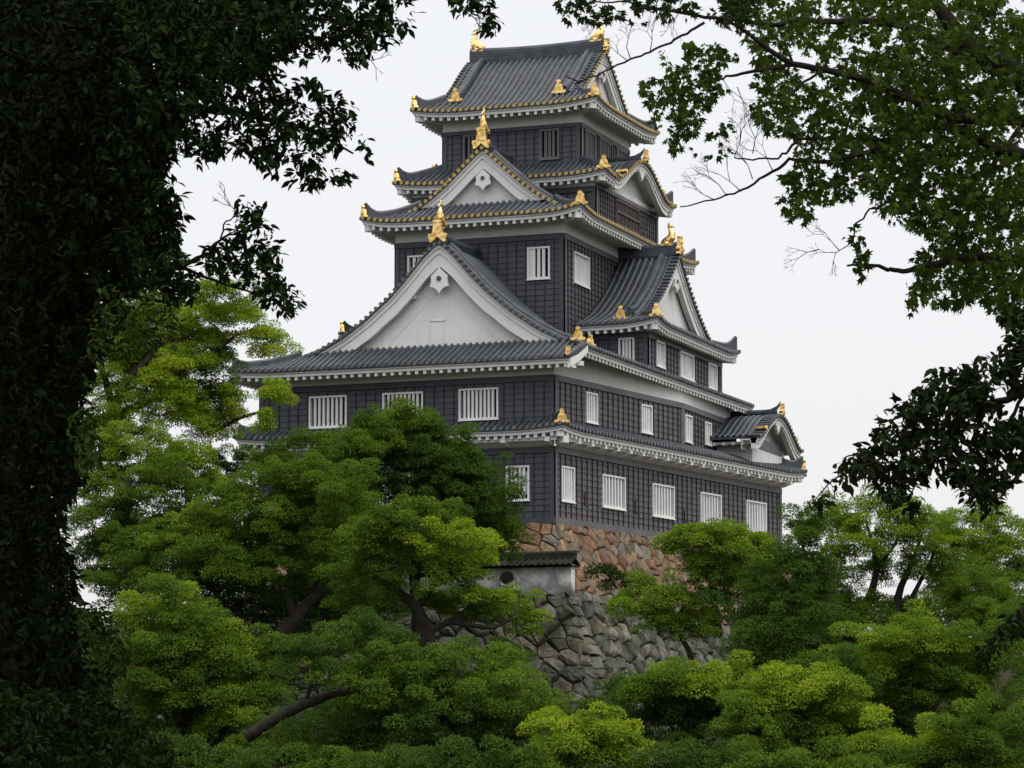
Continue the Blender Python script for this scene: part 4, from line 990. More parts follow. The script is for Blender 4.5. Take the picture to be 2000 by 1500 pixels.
PAL = dict(y=((.250, .325, .023), (.140, .220, .018)), b=((.170, .252, .020), (.096, .168, .016)), m=((.104, .172, .018), (.058, .112, .015)), d=((.062, .116, .017), (.037, .078, .013)), k=((.034, .066, .017), (.022, .046, .014)))
def crown(parent, clumps, D, leaf=.09, dens=1.05, pr=.46, name="crown", mat=None, flat=.60):
    """crown built of puffs of leaves on flattened clumps; clump = (px, py, rx, ry, tone[, depth offset])"""
    allP, allD, allN, allT, allL = [], [], [], [], []
    for c in clumps:
        px, py, rx, ry, tone = c[:5]; dd_ = c[5] if len(c) > 5 else RNG.uniform(-1.6, 1.6)
        rx, ry = rx * 1.10, ry * 1.34; d = D + dd_; ctr = atD(px, py, d); a, b_ = rx * d / FPX, ry * d / FPX; dep = (a * .55 + b_ * .45) * .95
        npf = max(6, int(2.3 * (a * b_ + a * dep) / (pr * pr)))
        u = unit(npf); u[:, 2] = np.where(u[:, 2] < -.75, -u[:, 2], u[:, 2]); rr = np.where(RNG.random(npf) < .22, RNG.uniform(1.0, 1.42, npf), RNG.uniform(.2, 1.1, npf) ** .55)[:, None]
        pc = ctr + (u * rr) @ np.diag([1, 1, 1]) * 0 + (RT * (u[:, :1] * rr * a) + _fh * (u[:, 1:2] * rr * dep) + _up * (u[:, 2:3] * rr * b_))
        for i in range(npf):
            r_ = pr * RNG.uniform(.55, 1.2) * min(1.0, .5 + .5 * min(a, b_) / pr)
            n = int(165 * dens * (r_ / .44) ** 2 * (.135 / leaf) ** 2); n = max(n, 16)
            v = unit(n); v[:, 2] = np.where(v[:, 2] < -.55, -v[:, 2], v[:, 2]); q = RNG.uniform(.25, 1.12, n) ** .5
            p = pc[i] + v * (q * r_)[:, None] * np.array([1, 1, flat])
            hi, lo_ = (np.array(x) for x in PAL[tone]); f = np.clip(RNG.normal(.42 + .36 * RNG.normal(), .13, n), 0, 1)[:, None]
            t_ = (hi * f + lo_ * (1 - f)) * RNG.uniform(.88, 1.12, (n, 1))
            nm = v * .7 + np.array([0, 0, .7]) + unit(n) * .45; dr = v + unit(n) * .9 + np.array([0, 0, -.35])
            allP.append(p); allD.append(dr); allN.append(nm); allT.append(t_); allL.append(RNG.uniform(.7, 1.3, n) * leaf)
    P = np.concatenate(allP); Ln = np.concatenate(allL)
    return leaves(name, P, np.concatenate(allD), np.concatenate(allN), Ln, Ln * .55, np.concatenate(allT), mat or M_LEAF, parent, RHOMB)

def limbs(parent, paths, D, mat=None, name="trunk", depth=0.0, wob=.0):
    """trunk and limbs; path = [(px, py, radius px)] at the tree's distance, each limb swept as a tapering tube in one mesh"""
    b = MB()
    for pth in paths:
        off = pth[0][3] if len(pth[0]) > 3 else 0
        pts, rad = [], []
        for i in range(len(pth) - 1):
            p, q = pth[i], pth[i + 1]
            for k in range(4):
                t = k / 4; d = D + off + depth
                j = wob * RNG.normal() if (i or k) else 0
                pts.append(atD(p[0] + (q[0] - p[0]) * t + j, p[1] + (q[1] - p[1]) * t + j, d)); rad.append((p[2] + (q[2] - p[2]) * t) * d / FPX)
        p = pth[-1]; d = D + off + depth; pts.append(atD(p[0], p[1], d)); rad.append(p[2] * d / FPX)
        b.tube(pts, rad, 8)
    return b.build(name, mat or M_BARK, parent, True)

def tree(label, D, clumps, paths=None, group=None, cat="tree", **k):
    o = empty("broadleaf_tree" if cat == "tree" else "bush"); tag(o, label, cat, group)
    crown(o, clumps, D, **k)
    cx = np.mean([c[0] for c in clumps]); bot = max(c[1] + c[3] for c in clumps); top = min(c[1] for c in clumps)
    if not paths:                                                       # a plain trunk down to the ground inside the crown
        r_ = 9 * 115 / D; p = atD(cx, bot, D); g_ = gz(p[0], p[1])
        py_g = bot + max(20, (p[2] - g_) * FPX / D)
        paths = [[(cx, py_g, r_ * 1.5), (cx + 6, bot, r_ * 1.1), (cx - 5, bot * .75 + top * .25, r_ * .6), (cx + 4, (bot + top) / 2, r_ * .2)]]
        for c in clumps[::2]: paths.append([(cx + 6, bot, r_ * .5), ((cx + c[0]) / 2, (bot + c[1]) / 2 + 14, r_ * .4), (c[0], c[1] + c[3] * .6, r_ * .15)])
    limbs(o, paths, D)
    return o

# ---- trees below and around the keep
tree("tall yellow-green camphor tree rising left of the keep against the sky", 137, [
    (430, 592, 58, 36, 'y'), (385, 640, 55, 42, 'y'), (475, 640, 62, 36, 'y'), (300, 650, 80, 55, 'y'), (250, 600, 50, 40, 'b'), (532, 685, 30, 22, 'y'), (440, 715, 42, 30, 'b'),
    (350, 735, 66, 42, 'y'), (240, 740, 56, 44, 'b'), (530, 792, 30, 26, 'y', -4), (515, 828, 22, 16, 'y', -4), (335, 820, 74, 40, 'y'), (405, 848, 48, 28, 'y'), (262, 822, 34, 34, 'b'), (448, 800, 34, 28, 'y'), (190, 690, 40, 44, 'b'), (180, 800, 34, 60, 'b'), (310, 715, 70, 40, 'b', 2), (385, 690, 56, 36, 'b', 2), (330, 775, 76, 36, 'b', 2), (430, 770, 34, 24, 'b', 1), (250, 680, 60, 46, 'b', 2), (400, 800, 60, 34, 'b', 2)],
    [[(205, 900, 17), (213, 850, 15), (222, 800, 12), (245, 750, 9), (300, 690, 6), (380, 650, 3)], [(216, 830, 9), (250, 800, 8), (300, 780, 6), (360, 745, 4)], [(222, 800, 8), (205, 740, 7), (190, 690, 4)], [(380, 720, 5), (415, 690, 5), (460, 655, 3), (505, 640, 2)], [(300, 690, 5), (350, 640, 4), (420, 600, 2)], [(405, 850, 4), (470, 815, 4), (525, 800, 2)], [(300, 780, 5), (360, 720, 5), (400, 700, 4)]], pr=.48)
tree("dark leaning pine between the camphor and the keep's left corner", 147, [(452, 905, 36, 11, 'k', 0), (425, 938, 40, 13, 'k', 0), (472, 925, 26, 10, 'k', 0), (400, 900, 30, 10, 'k', 0), (455, 960, 36, 13, 'd', 0), (490, 900, 22, 8, 'k', 0)],
     [[(372, 1060, 7), (365, 1000, 6), (375, 950, 5), (400, 925, 3), (440, 910, 2)], [(368, 1010, 5), (400, 950, 3), (460, 930, 2)]], pr=.34, leaf=.10)
tree("green spreading tree at the left edge below the camphor", 128, [(260, 905, 88, 48, 'b'), (360, 925, 74, 44, 'b'), (305, 985, 98, 52, 'm'), (200, 965, 66, 56, 'm'), (410, 985, 38, 34, 'm'), (180, 1040, 56, 48, 'm'), (240, 1060, 60, 36, 'd'), (330, 1045, 44, 28, 'd')],
     [[(378, 1080, 8), (372, 1040, 7), (366, 990, 5), (362, 930, 3)], [(372, 1040, 5), (392, 1010, 4), (412, 985, 2)], [(250, 1120, 8), (245, 1030, 6), (255, 930, 3)]])
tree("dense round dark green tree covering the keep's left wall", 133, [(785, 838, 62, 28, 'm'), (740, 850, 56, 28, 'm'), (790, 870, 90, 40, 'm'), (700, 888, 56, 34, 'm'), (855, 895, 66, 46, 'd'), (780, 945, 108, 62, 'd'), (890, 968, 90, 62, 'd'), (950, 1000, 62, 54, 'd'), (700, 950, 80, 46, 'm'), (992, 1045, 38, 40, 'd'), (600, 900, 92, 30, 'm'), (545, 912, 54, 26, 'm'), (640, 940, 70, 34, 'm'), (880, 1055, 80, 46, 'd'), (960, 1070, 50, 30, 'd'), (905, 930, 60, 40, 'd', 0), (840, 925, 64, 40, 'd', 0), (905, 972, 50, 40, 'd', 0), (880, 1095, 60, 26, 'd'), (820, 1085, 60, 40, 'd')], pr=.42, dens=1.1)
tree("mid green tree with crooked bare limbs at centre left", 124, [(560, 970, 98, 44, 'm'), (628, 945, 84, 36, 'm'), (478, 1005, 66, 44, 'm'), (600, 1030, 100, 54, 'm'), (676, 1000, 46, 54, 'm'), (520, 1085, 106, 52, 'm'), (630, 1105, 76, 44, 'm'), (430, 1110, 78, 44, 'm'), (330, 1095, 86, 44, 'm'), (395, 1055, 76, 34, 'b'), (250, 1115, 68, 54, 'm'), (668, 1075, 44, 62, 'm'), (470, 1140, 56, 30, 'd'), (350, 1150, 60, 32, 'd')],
     [[(505, 1290, 17), (525, 1260, 16), (570, 1218, 14), (605, 1172, 11), (650, 1145, 8), (690, 1125, 5)], [(575, 1214, 9), (562, 1160, 7), (566, 1110, 4), (560, 1050, 2)], [(605, 1172, 7), (625, 1120, 5), (640, 1060, 3)], [(598, 1165, 3), (584, 1150, 2.5), (575, 1138, 1.5)], [(525, 1262, 8), (450, 1200, 6), (400, 1130, 4)]])
tree("tree with forked dark trunk and bright tips before the grey stones", 117, [(770, 1035, 66, 38, 'm'), (825, 1020, 54, 34, 'm'), (755, 1105, 56, 34, 'm'), (705, 1075, 40, 44, 'm'), (885, 1055, 62, 24, 'y'), (935, 1078, 44, 20, 'y'), (870, 1090, 40, 20, 'b'), (952, 1168, 34, 14, 'b'), (1000, 1185, 46, 22, 'b'), (1028, 1222, 34, 16, 'b'), (930, 1205, 56, 20, 'm'), (855, 1178, 40, 16, 'm'), (780, 1170, 50, 26, 'm'), (700, 1165, 60, 30, 'm'), (680, 1120, 40, 30, 'm'), (970, 1268, 28, 14, 'm'), (905, 1118, 40, 20, 'b'), (860, 1135, 44, 22, 'm'), (900, 1165, 44, 16, 'm')],
     [[(836, 1330, 20), (838, 1280, 17), (836, 1232, 14), (812, 1182, 11), (770, 1150, 8), (728, 1124, 5)], [(838, 1232, 8), (880, 1214, 6), (925, 1222, 5), (965, 1226, 4), (1010, 1205, 2)], [(816, 1186, 8), (858, 1128, 6), (888, 1092, 4), (920, 1070, 2)], [(806, 1172, 6), (803, 1120, 5), (820, 1050, 3)], [(836, 1262, 8), (790, 1242, 6), (745, 1234, 4), (700, 1200, 2)], [(880, 1214, 5), (930, 1175, 3), (965, 1155, 2)], [(965, 1226, 3), (968, 1262, 2.5), (966, 1290, 2)]], pr=.38)
tree("light tipped tree low at the left above the dark foreground leaves", 110, [(310, 1205, 86, 34, 'b'), (270, 1250, 66, 44, 'm'), (362, 1245, 76, 44, 'm'), (432, 1258, 40, 28, 'b'), (300, 1310, 86, 46, 'm'), (400, 1328, 78, 56, 'm'), (330, 1390, 86, 54, 'm'), (450, 1395, 58, 46, 'b'), (478, 1328, 56, 46, 'm'), (250, 1395, 58, 54, 'm'), (515, 1290, 56, 34, 'm'), (400, 1450, 96, 56, 'd'), (270, 1470, 78, 46, 'd'), (530, 1365, 40, 24, 'm'), (330, 1170, 46, 20, 'm')])
tree("broad dark tree along the bottom centre below the rampart", 105, [(715, 1250, 74, 30, 'd'), (620, 1290, 76, 34, 'd'), (780, 1310, 88, 36, 'm'), (880, 1330, 86, 46, 'm'), (955, 1325, 62, 40, 'm'), (1005, 1375, 52, 44, 'm'), (735, 1345, 90, 40, 'm'), (820, 1400, 116, 56, 'd'), (960, 1430, 96, 56, 'd'), (720, 1425, 100, 50, 'd'), (760, 1480, 128, 46, 'd'), (560, 1470, 78, 46, 'm'), (930, 1480, 78, 36, 'd'), (660, 1470, 70, 40, 'd'), (1040, 1450, 40, 46, 'd')],
     [[(480, 1440, 12), (540, 1402, 11), (595, 1375, 10), (650, 1356, 8), (700, 1350, 5), (760, 1340, 3)], [(820, 1560, 16), (815, 1480, 13), (830, 1400, 9), (860, 1340, 4)], [(595, 1375, 5), (610, 1330, 4), (620, 1290, 2)]])
tree("bright lime green bush rounded at the bottom centre", 99, [(1108, 1438, 56, 32, 'y'), (1180, 1432, 54, 32, 'y'), (1150, 1480, 86, 38, 'b'), (1228, 1475, 36, 36, 'y'), (1068, 1425, 36, 24, 'y'), (1090, 1490, 50, 30, 'b')], cat="bush", pr=.42)
tree("dark bush with bright top at the foot of the rampart", 107, [(1285, 1340, 60, 28, 'm'), (1335, 1326, 70, 28, 'b'), (1392, 1334, 56, 24, 'y'), (1250, 1378, 46, 34, 'd'), (1345, 1378, 78, 46, 'd'), (1440, 1345, 52, 34, 'b'), (1290, 1440, 76, 56, 'd'), (1385, 1450, 86, 56, 'd'), (1450, 1400, 40, 36, 'd')])
tree("lime topped tree right of the dark bush at the bottom", 103, [(1560, 1352, 84, 38, 'y'), (1500, 1385, 62, 38, 'b'), (1622, 1392, 74, 52, 'b'), (1560, 1425, 106, 54, 'm'), (1480, 1450, 76, 56, 'm'), (1645, 1460, 66, 46, 'm'), (1540, 1480, 80, 36, 'd')])
tree("lime green tree in the bottom right corner", 99, [(1780, 1455, 84, 38, 'y'), (1715, 1480, 62, 30, 'b'), (1862, 1480, 76, 36, 'b'), (1930, 1440, 74, 54, 'm'), (1960, 1490, 60, 40, 'm'), (2020, 1470, 50, 60, 'm'), (2000, 1530, 60, 30, 'm'), (1820, 1500, 90, 30, 'm')])
tree("mid green layered tree at the lower right", 109, [(1700, 1300, 86, 46, 'b'), (1790, 1258, 74, 46, 'b'), (1850, 1310, 86, 54, 'm'), (1745, 1348, 86, 46, 'b'), (1930, 1330, 76, 74, 'm'), (1965, 1255, 56, 54, 'm'), (1840, 1390, 96, 56, 'm'), (1700, 1400, 76, 46, 'd'), (1650, 1335, 56, 46, 'd'), (1590, 1325, 46, 28, 'm'), (1930, 1410, 70, 40, 'd')])
tree("slender bright tree in front of the keep's right stone base", 123, [(1400, 1050, 58, 20, 'b'), (1436, 1036, 32, 15, 'b'), (1345, 1058, 40, 20, 'b'), (1425, 1085, 62, 28, 'b'), (1352, 1105, 36, 24, 'b'), (1478, 1070, 28, 18, 'b'), (1462, 1115, 60, 32, 'm'), (1400, 1130, 50, 26, 'm'), (1312, 1072, 26, 12, 'b'), (1505, 1105, 36, 24, 'm'), (1440, 1155, 66, 26, 'm'), (1495, 1062, 20, 9, 'b'), (1360, 1042, 26, 9, 'b')],
     [[(1405, 1240, 8), (1398, 1190, 7), (1388, 1130, 5), (1400, 1075, 4), (1425, 1030, 2)], [(1390, 1140, 4), (1350, 1095, 3), (1335, 1062, 2)], [(1400, 1080, 3), (1440, 1060, 2), (1470, 1070, 1.5)]], pr=.36)
tree("low light green tree against the orange stones", 122, [(1262, 1172, 52, 26, 'b'), (1312, 1195, 62, 30, 'b'), (1222, 1190, 32, 16, 'b'), (1345, 1228, 44, 18, 'b'), (1290, 1218, 36, 14, 'm'), (1372, 1200, 30, 18, 'm')],
     [[(1360, 1320, 7), (1345, 1270, 6), (1315, 1215, 4), (1270, 1180, 2)], [(1315, 1215, 4), (1340, 1180, 2)]], pr=.36)
tree("dark ivy clad tree right of the stone base", 118, [(1545, 1130, 62, 46, 'd'), (1588, 1080, 46, 56, 'd'), (1525, 1200, 76, 46, 'd'), (1460, 1185, 56, 36, 'd'), (1572, 1230, 76, 46, 'd'), (1500, 1270, 56, 30, 'd'), (1530, 1300, 62, 34, 'm'), (1590, 1170, 40, 40, 'd'), (1470, 1312, 34, 20, 'm')])
tree("airy tree with pale forked trunks at the right", 127, [(1622, 1018, 56, 30, 'b'), (1692, 1008, 66, 30, 'b'), (1762, 1008, 54, 30, 'b'), (1660, 1066, 52, 28, 'b'), (1742, 1066, 60, 26, 'b'), (1630, 1105, 40, 26, 'm'), (1722, 1118, 46, 22, 'm'), (1812, 1055, 54, 32, 'b'), (1800, 1120, 50, 34, 'm'), (1690, 1200, 60, 30, 'm'), (1760, 1195, 50, 26, 'm'), (1640, 1200, 50, 30, 'm'), (1850, 1100, 40, 28, 'm')],
     [[(1640, 1270, 12), (1675, 1215, 10), (1702, 1160, 8), (1714, 1110, 6), (1704, 1060, 4), (1690, 1015, 2)], [(1738, 1270, 10), (1745, 1200, 9), (1760, 1145, 7), (1785, 1090, 5), (1800, 1045, 3)], [(1755, 1250, 7), (1770, 1190, 6), (1800, 1130, 4), (1830, 1070, 2)], [(1714, 1110, 4), (1750, 1060, 3), (1765, 1010, 2)], [(1704, 1060, 3), (1650, 1020, 2)]], pr=.38, dens=.9)
tree("pale hazy tree at the right edge of the grove", 140, [(1930, 1035, 76, 44, 'b'), (1880, 1075, 56, 40, 'b'), (1962, 1090, 66, 54, 'b'), (1900, 1140, 66, 44, 'm'), (1852, 1185, 56, 36, 'm'), (1975, 1175, 56, 54, 'm'), (1900, 1220, 60, 30, 'm')])
tree("small feathery tree behind the keep's right corner", 168, [(1552, 1030, 18, 10, 'd', 0), (1575, 1040, 18, 9, 'd', 0), (1560, 1052, 24, 9, 'm', 0), (1590, 1024, 16, 8, 'd', 0)], [[(1575, 1110, 3), (1568, 1060, 2.5), (1555, 1030, 1.5)], [(1568, 1060, 2), (1590, 1026, 1)]], pr=.3, leaf=.10)
tree("shrub rooted in the joints of the rampart", 133, [(1175, 1112, 22, 10, 'k', 0), (1195, 1125, 14, 8, 'k', 0), (1235, 1140, 20, 14, 'k', 0), (1185, 1145, 12, 8, 'd', 0)], [[(1205, 1150, 2.5), (1190, 1125, 2), (1175, 1112, 1)]], cat="bush", pr=.3, leaf=.10)
tree("dark undergrowth bush at the foot of the grey stones", 114, [(1080, 1385, 60, 20, 'm'), (1150, 1395, 46, 16, 'm'), (1200, 1350, 30, 18, 'd'), (1010, 1290, 20, 12, 'd'), (1215, 1400, 50, 30, 'd')], [[(1120, 1470, 3), (1110, 1420, 2.5), (1085, 1390, 1)], [(1120, 1470, 3), (1150, 1400, 1.2)]], cat="bush", pr=.4)

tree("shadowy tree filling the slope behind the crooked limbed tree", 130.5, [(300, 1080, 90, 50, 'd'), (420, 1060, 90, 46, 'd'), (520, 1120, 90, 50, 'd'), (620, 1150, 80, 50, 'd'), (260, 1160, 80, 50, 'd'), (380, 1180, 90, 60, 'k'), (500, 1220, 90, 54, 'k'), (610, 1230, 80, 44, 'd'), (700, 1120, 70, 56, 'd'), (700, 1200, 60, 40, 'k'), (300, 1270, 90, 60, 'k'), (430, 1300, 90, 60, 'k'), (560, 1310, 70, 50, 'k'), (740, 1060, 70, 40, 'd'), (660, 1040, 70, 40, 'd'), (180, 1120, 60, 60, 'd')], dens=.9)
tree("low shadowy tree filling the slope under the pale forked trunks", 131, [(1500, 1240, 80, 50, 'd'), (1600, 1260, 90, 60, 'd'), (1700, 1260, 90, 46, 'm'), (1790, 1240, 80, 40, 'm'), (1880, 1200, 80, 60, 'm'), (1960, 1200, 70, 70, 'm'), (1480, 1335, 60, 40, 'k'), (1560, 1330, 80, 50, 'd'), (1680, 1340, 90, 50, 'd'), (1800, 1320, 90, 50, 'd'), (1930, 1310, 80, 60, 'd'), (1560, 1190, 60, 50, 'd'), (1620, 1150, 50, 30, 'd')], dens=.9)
tree("low dark bush along the bottom left edge of the view", 98, [(220, 1500, 80, 40, 'd'), (330, 1505, 80, 40, 'd'), (440, 1510, 80, 40, 'd'), (550, 1515, 80, 36, 'd'), (660, 1520, 80, 36, 'm')], cat="bush")
tree("low dark bush along the bottom edge left of the lime green bush", 97, [(770, 1525, 80, 36, 'd'), (880, 1520, 80, 40, 'd'), (985, 1505, 66, 44, 'd'), (1040, 1520, 50, 36, 'm')], cat="bush")
tree("low dark bush along the bottom edge right of the lime green bush", 97, [(1300, 1515, 76, 36, 'd'), (1400, 1520, 80, 36, 'd'), (1500, 1520, 76, 36, 'm'), (1610, 1525, 76, 36, 'm'), (1690, 1520, 60, 30, 'm')], cat="bush")

# ---- foreground trees framing the view (about 26 to 30 m from the camera)
def inpoly(poly, x, y):
    r_ = np.zeros(len(x), bool); j = len(poly) - 1
    for i in range(len(poly)):
        xi, yi = poly[i]; xj, yj = poly[j]
        r_ ^= ((yi > y) != (yj > y)) & (x < (xj - xi) * (y - yi) / (yj - yi + 1e-9) + xi); j = i
    return r_
_ng = RNG.random((64, 64))
def vnoise(x, y, s_):
    x = x / s_ + 7; y = y / s_ + 3; i, j = np.floor(x).astype(int), np.floor(y).astype(int); u, v = x - i, y - j; u = u * u * (3 - 2 * u); v = v * v * (3 - 2 * v)
    g_ = lambda a, b: _ng[a % 64, b % 64]
    return (g_(i, j) * (1 - u) + g_(i + 1, j) * u) * (1 - v) + (g_(i, j + 1) * (1 - u) + g_(i + 1, j + 1) * u) * v
def sprays(polys, D, depth, kind, leafpx, tone, twigs=None):
    """sprays of leaves at twig tips; polygon = (outline px, sprays per 1000 px2, openness 0..1)"""
    P, Dr, Nm, Ln, T = [], [], [], [], []
    for poly, dens, openn in polys:
        xs = [p[0] for p in poly]; ys = [p[1] for p in poly]; A = (max(xs) - min(xs)) * (max(ys) - min(ys))
        n = int(A * dens / 1000); x = RNG.uniform(min(xs), max(xs), n); y = RNG.uniform(min(ys), max(ys), n)
        ok = inpoly(poly, x, y) & (.6 * vnoise(x, y, 46) + .4 * vnoise(x + 500, y, 19) > openn); x, y = x[ok], y[ok]
        for a, b in zip(x, y):
            d = D + RNG.normal() * depth; c = atD(a, b, d); k = RNG.integers(3, 7); ax = RNG.normal() * .8
            out = RT * ax + _fh * RNG.normal() * .7 + _up * RNG.uniform(-.9, .35); out /= np.linalg.norm(out)
            for q in range(k):
                dv = out + unit(1)[0] * .75 + _up * -.35
                P.append(c + unit(1)[0] * leafpx * .5 * d / FPX); Dr.append(dv); Nm.append(_up * .8 + unit(1)[0] * .8); Ln.append(leafpx * RNG.uniform(.65, 1.25) * d / FPX)
                T.append(tone(a, b) * RNG.uniform(.7, 1.35))
    return [np.array(v) for v in (P, Dr, Nm, Ln, T)]

def twig_fan(b, x, y, ang, ln, d, rnd, r0=1.6, dep=4):
    """bare forking twig"""
    if dep == 0 or ln < 5: return
    x2, y2 = x + ln * cos(ang), y + ln * sin(ang); p, q = atD(x, y, d), atD(x2, y2, d + rnd.uniform(-.1, .1))
    mx = (p + q) / 2 + RT * rnd.uniform(-.02, .02) * ln * d / FPX
    b.tube([p, mx, q], [r0 * d / FPX, r0 * .85 * d / FPX, r0 * .65 * d / FPX], 4)
    for k in range(2 if rnd.random() < .75 else 3): twig_fan(b, x2, y2, ang + rnd.uniform(-.75, .75), ln * rnd.uniform(.6, .9), d, rnd, r0 * .7, dep - 1)

# left: dark leaning tree
lt = empty("foreground_tree"); tag(lt, "dark shaded foreground tree filling the left edge, boughs reaching toward the keep", "tree")
SOLID = [(-60, -60), (560, -60), (600, 40), (560, 110), (470, 150), (400, 180), (350, 250), (330, 330), (355, 400), (345, 500), (330, 560), (240, 560), (230, 640), (190, 690), (150, 780), (180, 850), (186, 890), (150, 945), (122, 1000), (125, 1070), (148, 1130), (136, 1165), (190, 1195), (196, 1230), (236, 1268), (232, 1305), (200, 1360), (270, 1415), (330, 1480), (340, 1560), (-60, 1560)]
BOUGH1 = [(520, -60), (818, -60), (806, 30), (780, 66), (735, 98), (700, 130), (660, 108), (620, 100), (580, 118), (540, 96), (500, 130), (460, 60)]
BOUGH2 = [(440, 120), (480, 135), (523, 126), (560, 160), (619, 145), (660, 190), (688, 205), (700, 250), (716, 285), (718, 326), (690, 340), (680, 360), (640, 352), (600, 366), (570, 345), (520, 330), (480, 300), (452, 285), (430, 305), (400, 318), (360, 300), (330, 240), (380, 180)]
BOUGH3 = [(474, 390), (505, 402), (524, 436), (530, 470), (545, 505), (552, 545), (586, 572), (578, 596), (562, 616), (530, 600), (505, 588), (470, 556), (440, 548), (415, 540), (400, 505), (430, 470), (455, 440)]
BOUGH4 = [(330, 480), (360, 500), (385, 555), (380, 575), (340, 592), (300, 570), (240, 545), (250, 520)]
BOUGH5 = [(870, -40), (975, -40), (962, 8), (982, 36), (972, 64), (940, 62), (905, 40), (880, 14)]
INNER = [(-60, -60), (480, -60), (430, 100), (330, 180), (300, 330), (320, 480), (200, 560), (150, 760), (150, 930), (100, 1000), (110, 1160), (180, 1240), (200, 1330), (190, 1400), (250, 1560), (-60, 1560)]
MIDL = [(200, 560), (330, 560), (346, 610), (345, 675), (300, 690), (240, 680), (190, 700), (150, 760)]
LOWL = [(-60, 1330), (200, 1350), (270, 1400), (320, 1440), (350, 1500), (350, 1560), (-60, 1560)]
dk = lambda a, b: np.array((.0050, .009, .0022)) if (a < 220 or RNG.random() < .55) else np.array((.015, .027, .005))  # canopy shade put into the leaf tint: near black, darkest at far left
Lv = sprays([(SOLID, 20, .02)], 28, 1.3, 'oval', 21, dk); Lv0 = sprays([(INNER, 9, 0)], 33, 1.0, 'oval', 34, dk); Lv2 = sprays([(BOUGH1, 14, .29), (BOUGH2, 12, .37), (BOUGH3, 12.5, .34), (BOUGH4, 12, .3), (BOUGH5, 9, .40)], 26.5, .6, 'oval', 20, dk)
Lv3 = sprays([(MIDL, 8, .34), (LOWL, 13, .12), ([(140, 800), (185, 800), (200, 880), (170, 930), (140, 900)], 14, .2), ([(150, 1180), (205, 1190), (262, 1265), (240, 1310), (200, 1370), (170, 1300)], 14, .15)], 25.5, .8, 'oval', 17, lambda a, b: np.array((.011, .018, .0035)) if b > 1320 else np.array((.018, .029, .005)) if b > 1100 else np.array((.028, .043, .007)))  # lower leaves carry painted shade too, deeper toward the bottom
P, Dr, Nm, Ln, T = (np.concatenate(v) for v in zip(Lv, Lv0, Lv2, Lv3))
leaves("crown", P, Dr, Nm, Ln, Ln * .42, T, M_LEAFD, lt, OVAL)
limbs(lt, [[(-40, 1620, 70), (-30, 1300, 66), (-20, 900, 60), (5, 600, 50), (20, 420, 42), (55, 260, 34), (95, 140, 28), (125, 50, 22), (150, -60, 18)], [(95, 140, 16), (200, 110, 12), (360, 60, 9), (520, 30, 6), (680, 40, 4), (780, 40, 2)], [(55, 260, 15), (200, 240, 11), (340, 215, 9), (470, 220, 6), (600, 250, 4), (690, 300, 2)], [(10, 520, 15), (150, 520, 11), (280, 500, 8), (355, 522, 5), (395, 500, 4), (430, 470, 2.5), (470, 450, 2)], [(355, 522, 4), (420, 548, 2.5), (500, 575, 2)], [(430, 470, 2), (440, 430, 1.6), (475, 420, 1.2)], [(0, 620, 14), (120, 560, 9), (240, 575, 6), (330, 590, 3)], [(-30, 1560, 26), (60, 1440, 14), (180, 1400, 8), (270, 1420, 4)]], 28, M_BARKD, wob=2)
rn = random.Random(3)
for x, y, a in ((560, 250, 2.6), (600, 240, -.4), (470, 420, -2.4), (905, 20, .6), (930, -10, 1.2), (700, 110, .3)): 
    b = MB(); twig_fan(b, x, y, a, 26, 26.5, rn, 1.3, 4); b.build("bare_twig", M_BARKD, lt)

# right: maple-leaved tree
rt_ = empty("foreground_tree"); tag(rt_, "maple leaved foreground tree spreading in from the upper right corner", "tree")
CA = [(1299, 95), (1347, 84), (1390, 84), (1420, 86), (1440, 115), (1420, 140), (1422, 176), (1392, 188), (1384, 226), (1355, 256), (1328, 298), (1300, 276), (1302, 246), (1270, 236), (1238, 220), (1238, 200), (1262, 155), (1296, 148)]
CB = [(1395, 226), (1420, 230), (1446, 285), (1420, 300), (1376, 314), (1362, 290)]
CBIG = [(1470, -60), (2060, -60), (2060, 700), (1995, 690), (1975, 640), (1935, 612), (1919, 580), (1875, 602), (1808, 594), (1768, 610), (1772, 577), (1785, 538), (1785, 505), (1827, 472), (1826, 460), (1792, 455), (1760, 436), (1716, 412), (1717, 390), (1688, 380), (1640, 402), (1597, 398), (1580, 430), (1530, 425), (1522, 394), (1532, 340), (1556, 308), (1556, 272), (1500, 252), (1470, 240), (1468, 205), (1480, 190), (1470, 160), (1474, 100), (1440, 60), (1400, 40)]
CTOP = [(1075, -30), (1480, -40), (1470, 40), (1420, 36), (1380, 30), (1340, 34), (1290, 30), (1240, 44), (1195, 36), (1150, 42), (1110, 42), (1082, 24)]
CC = [(1640, 456), (1662, 446), (1694, 472), (1698, 514), (1686, 540), (1670, 524), (1660, 484)]
ol = lambda a, b: np.array((.037, .060, .010)) * (1.4 if RNG.random() < .25 else .85) if b > 60 or a > 1480 else np.array((.016, .025, .007))
CDEN = [(1720, -60), (2060, -60), (2060, 700), (1992, 668), (1955, 610), (1900, 560), (1850, 560), (1840, 480), (1770, 425), (1715, 360), (1700, 200)]
A_ = sprays([(CBIG, 12, .335), (CDEN, 6, .2)], 25, 1.0, 'maple', 17.5, ol); B_ = sprays([(CA, 9, .37), (CB, 8, .36), (CTOP, 6.6, .43), (CC, 7.5, .3)], 24.2, .3, 'maple', 17.5, ol)
P, Dr, Nm, Ln, T = (np.concatenate(v) for v in zip(A_, B_))
leaves("crown", P, Dr, Nm, Ln, Ln * 1.0, T, M_LEAFM, rt_, MAPLE)
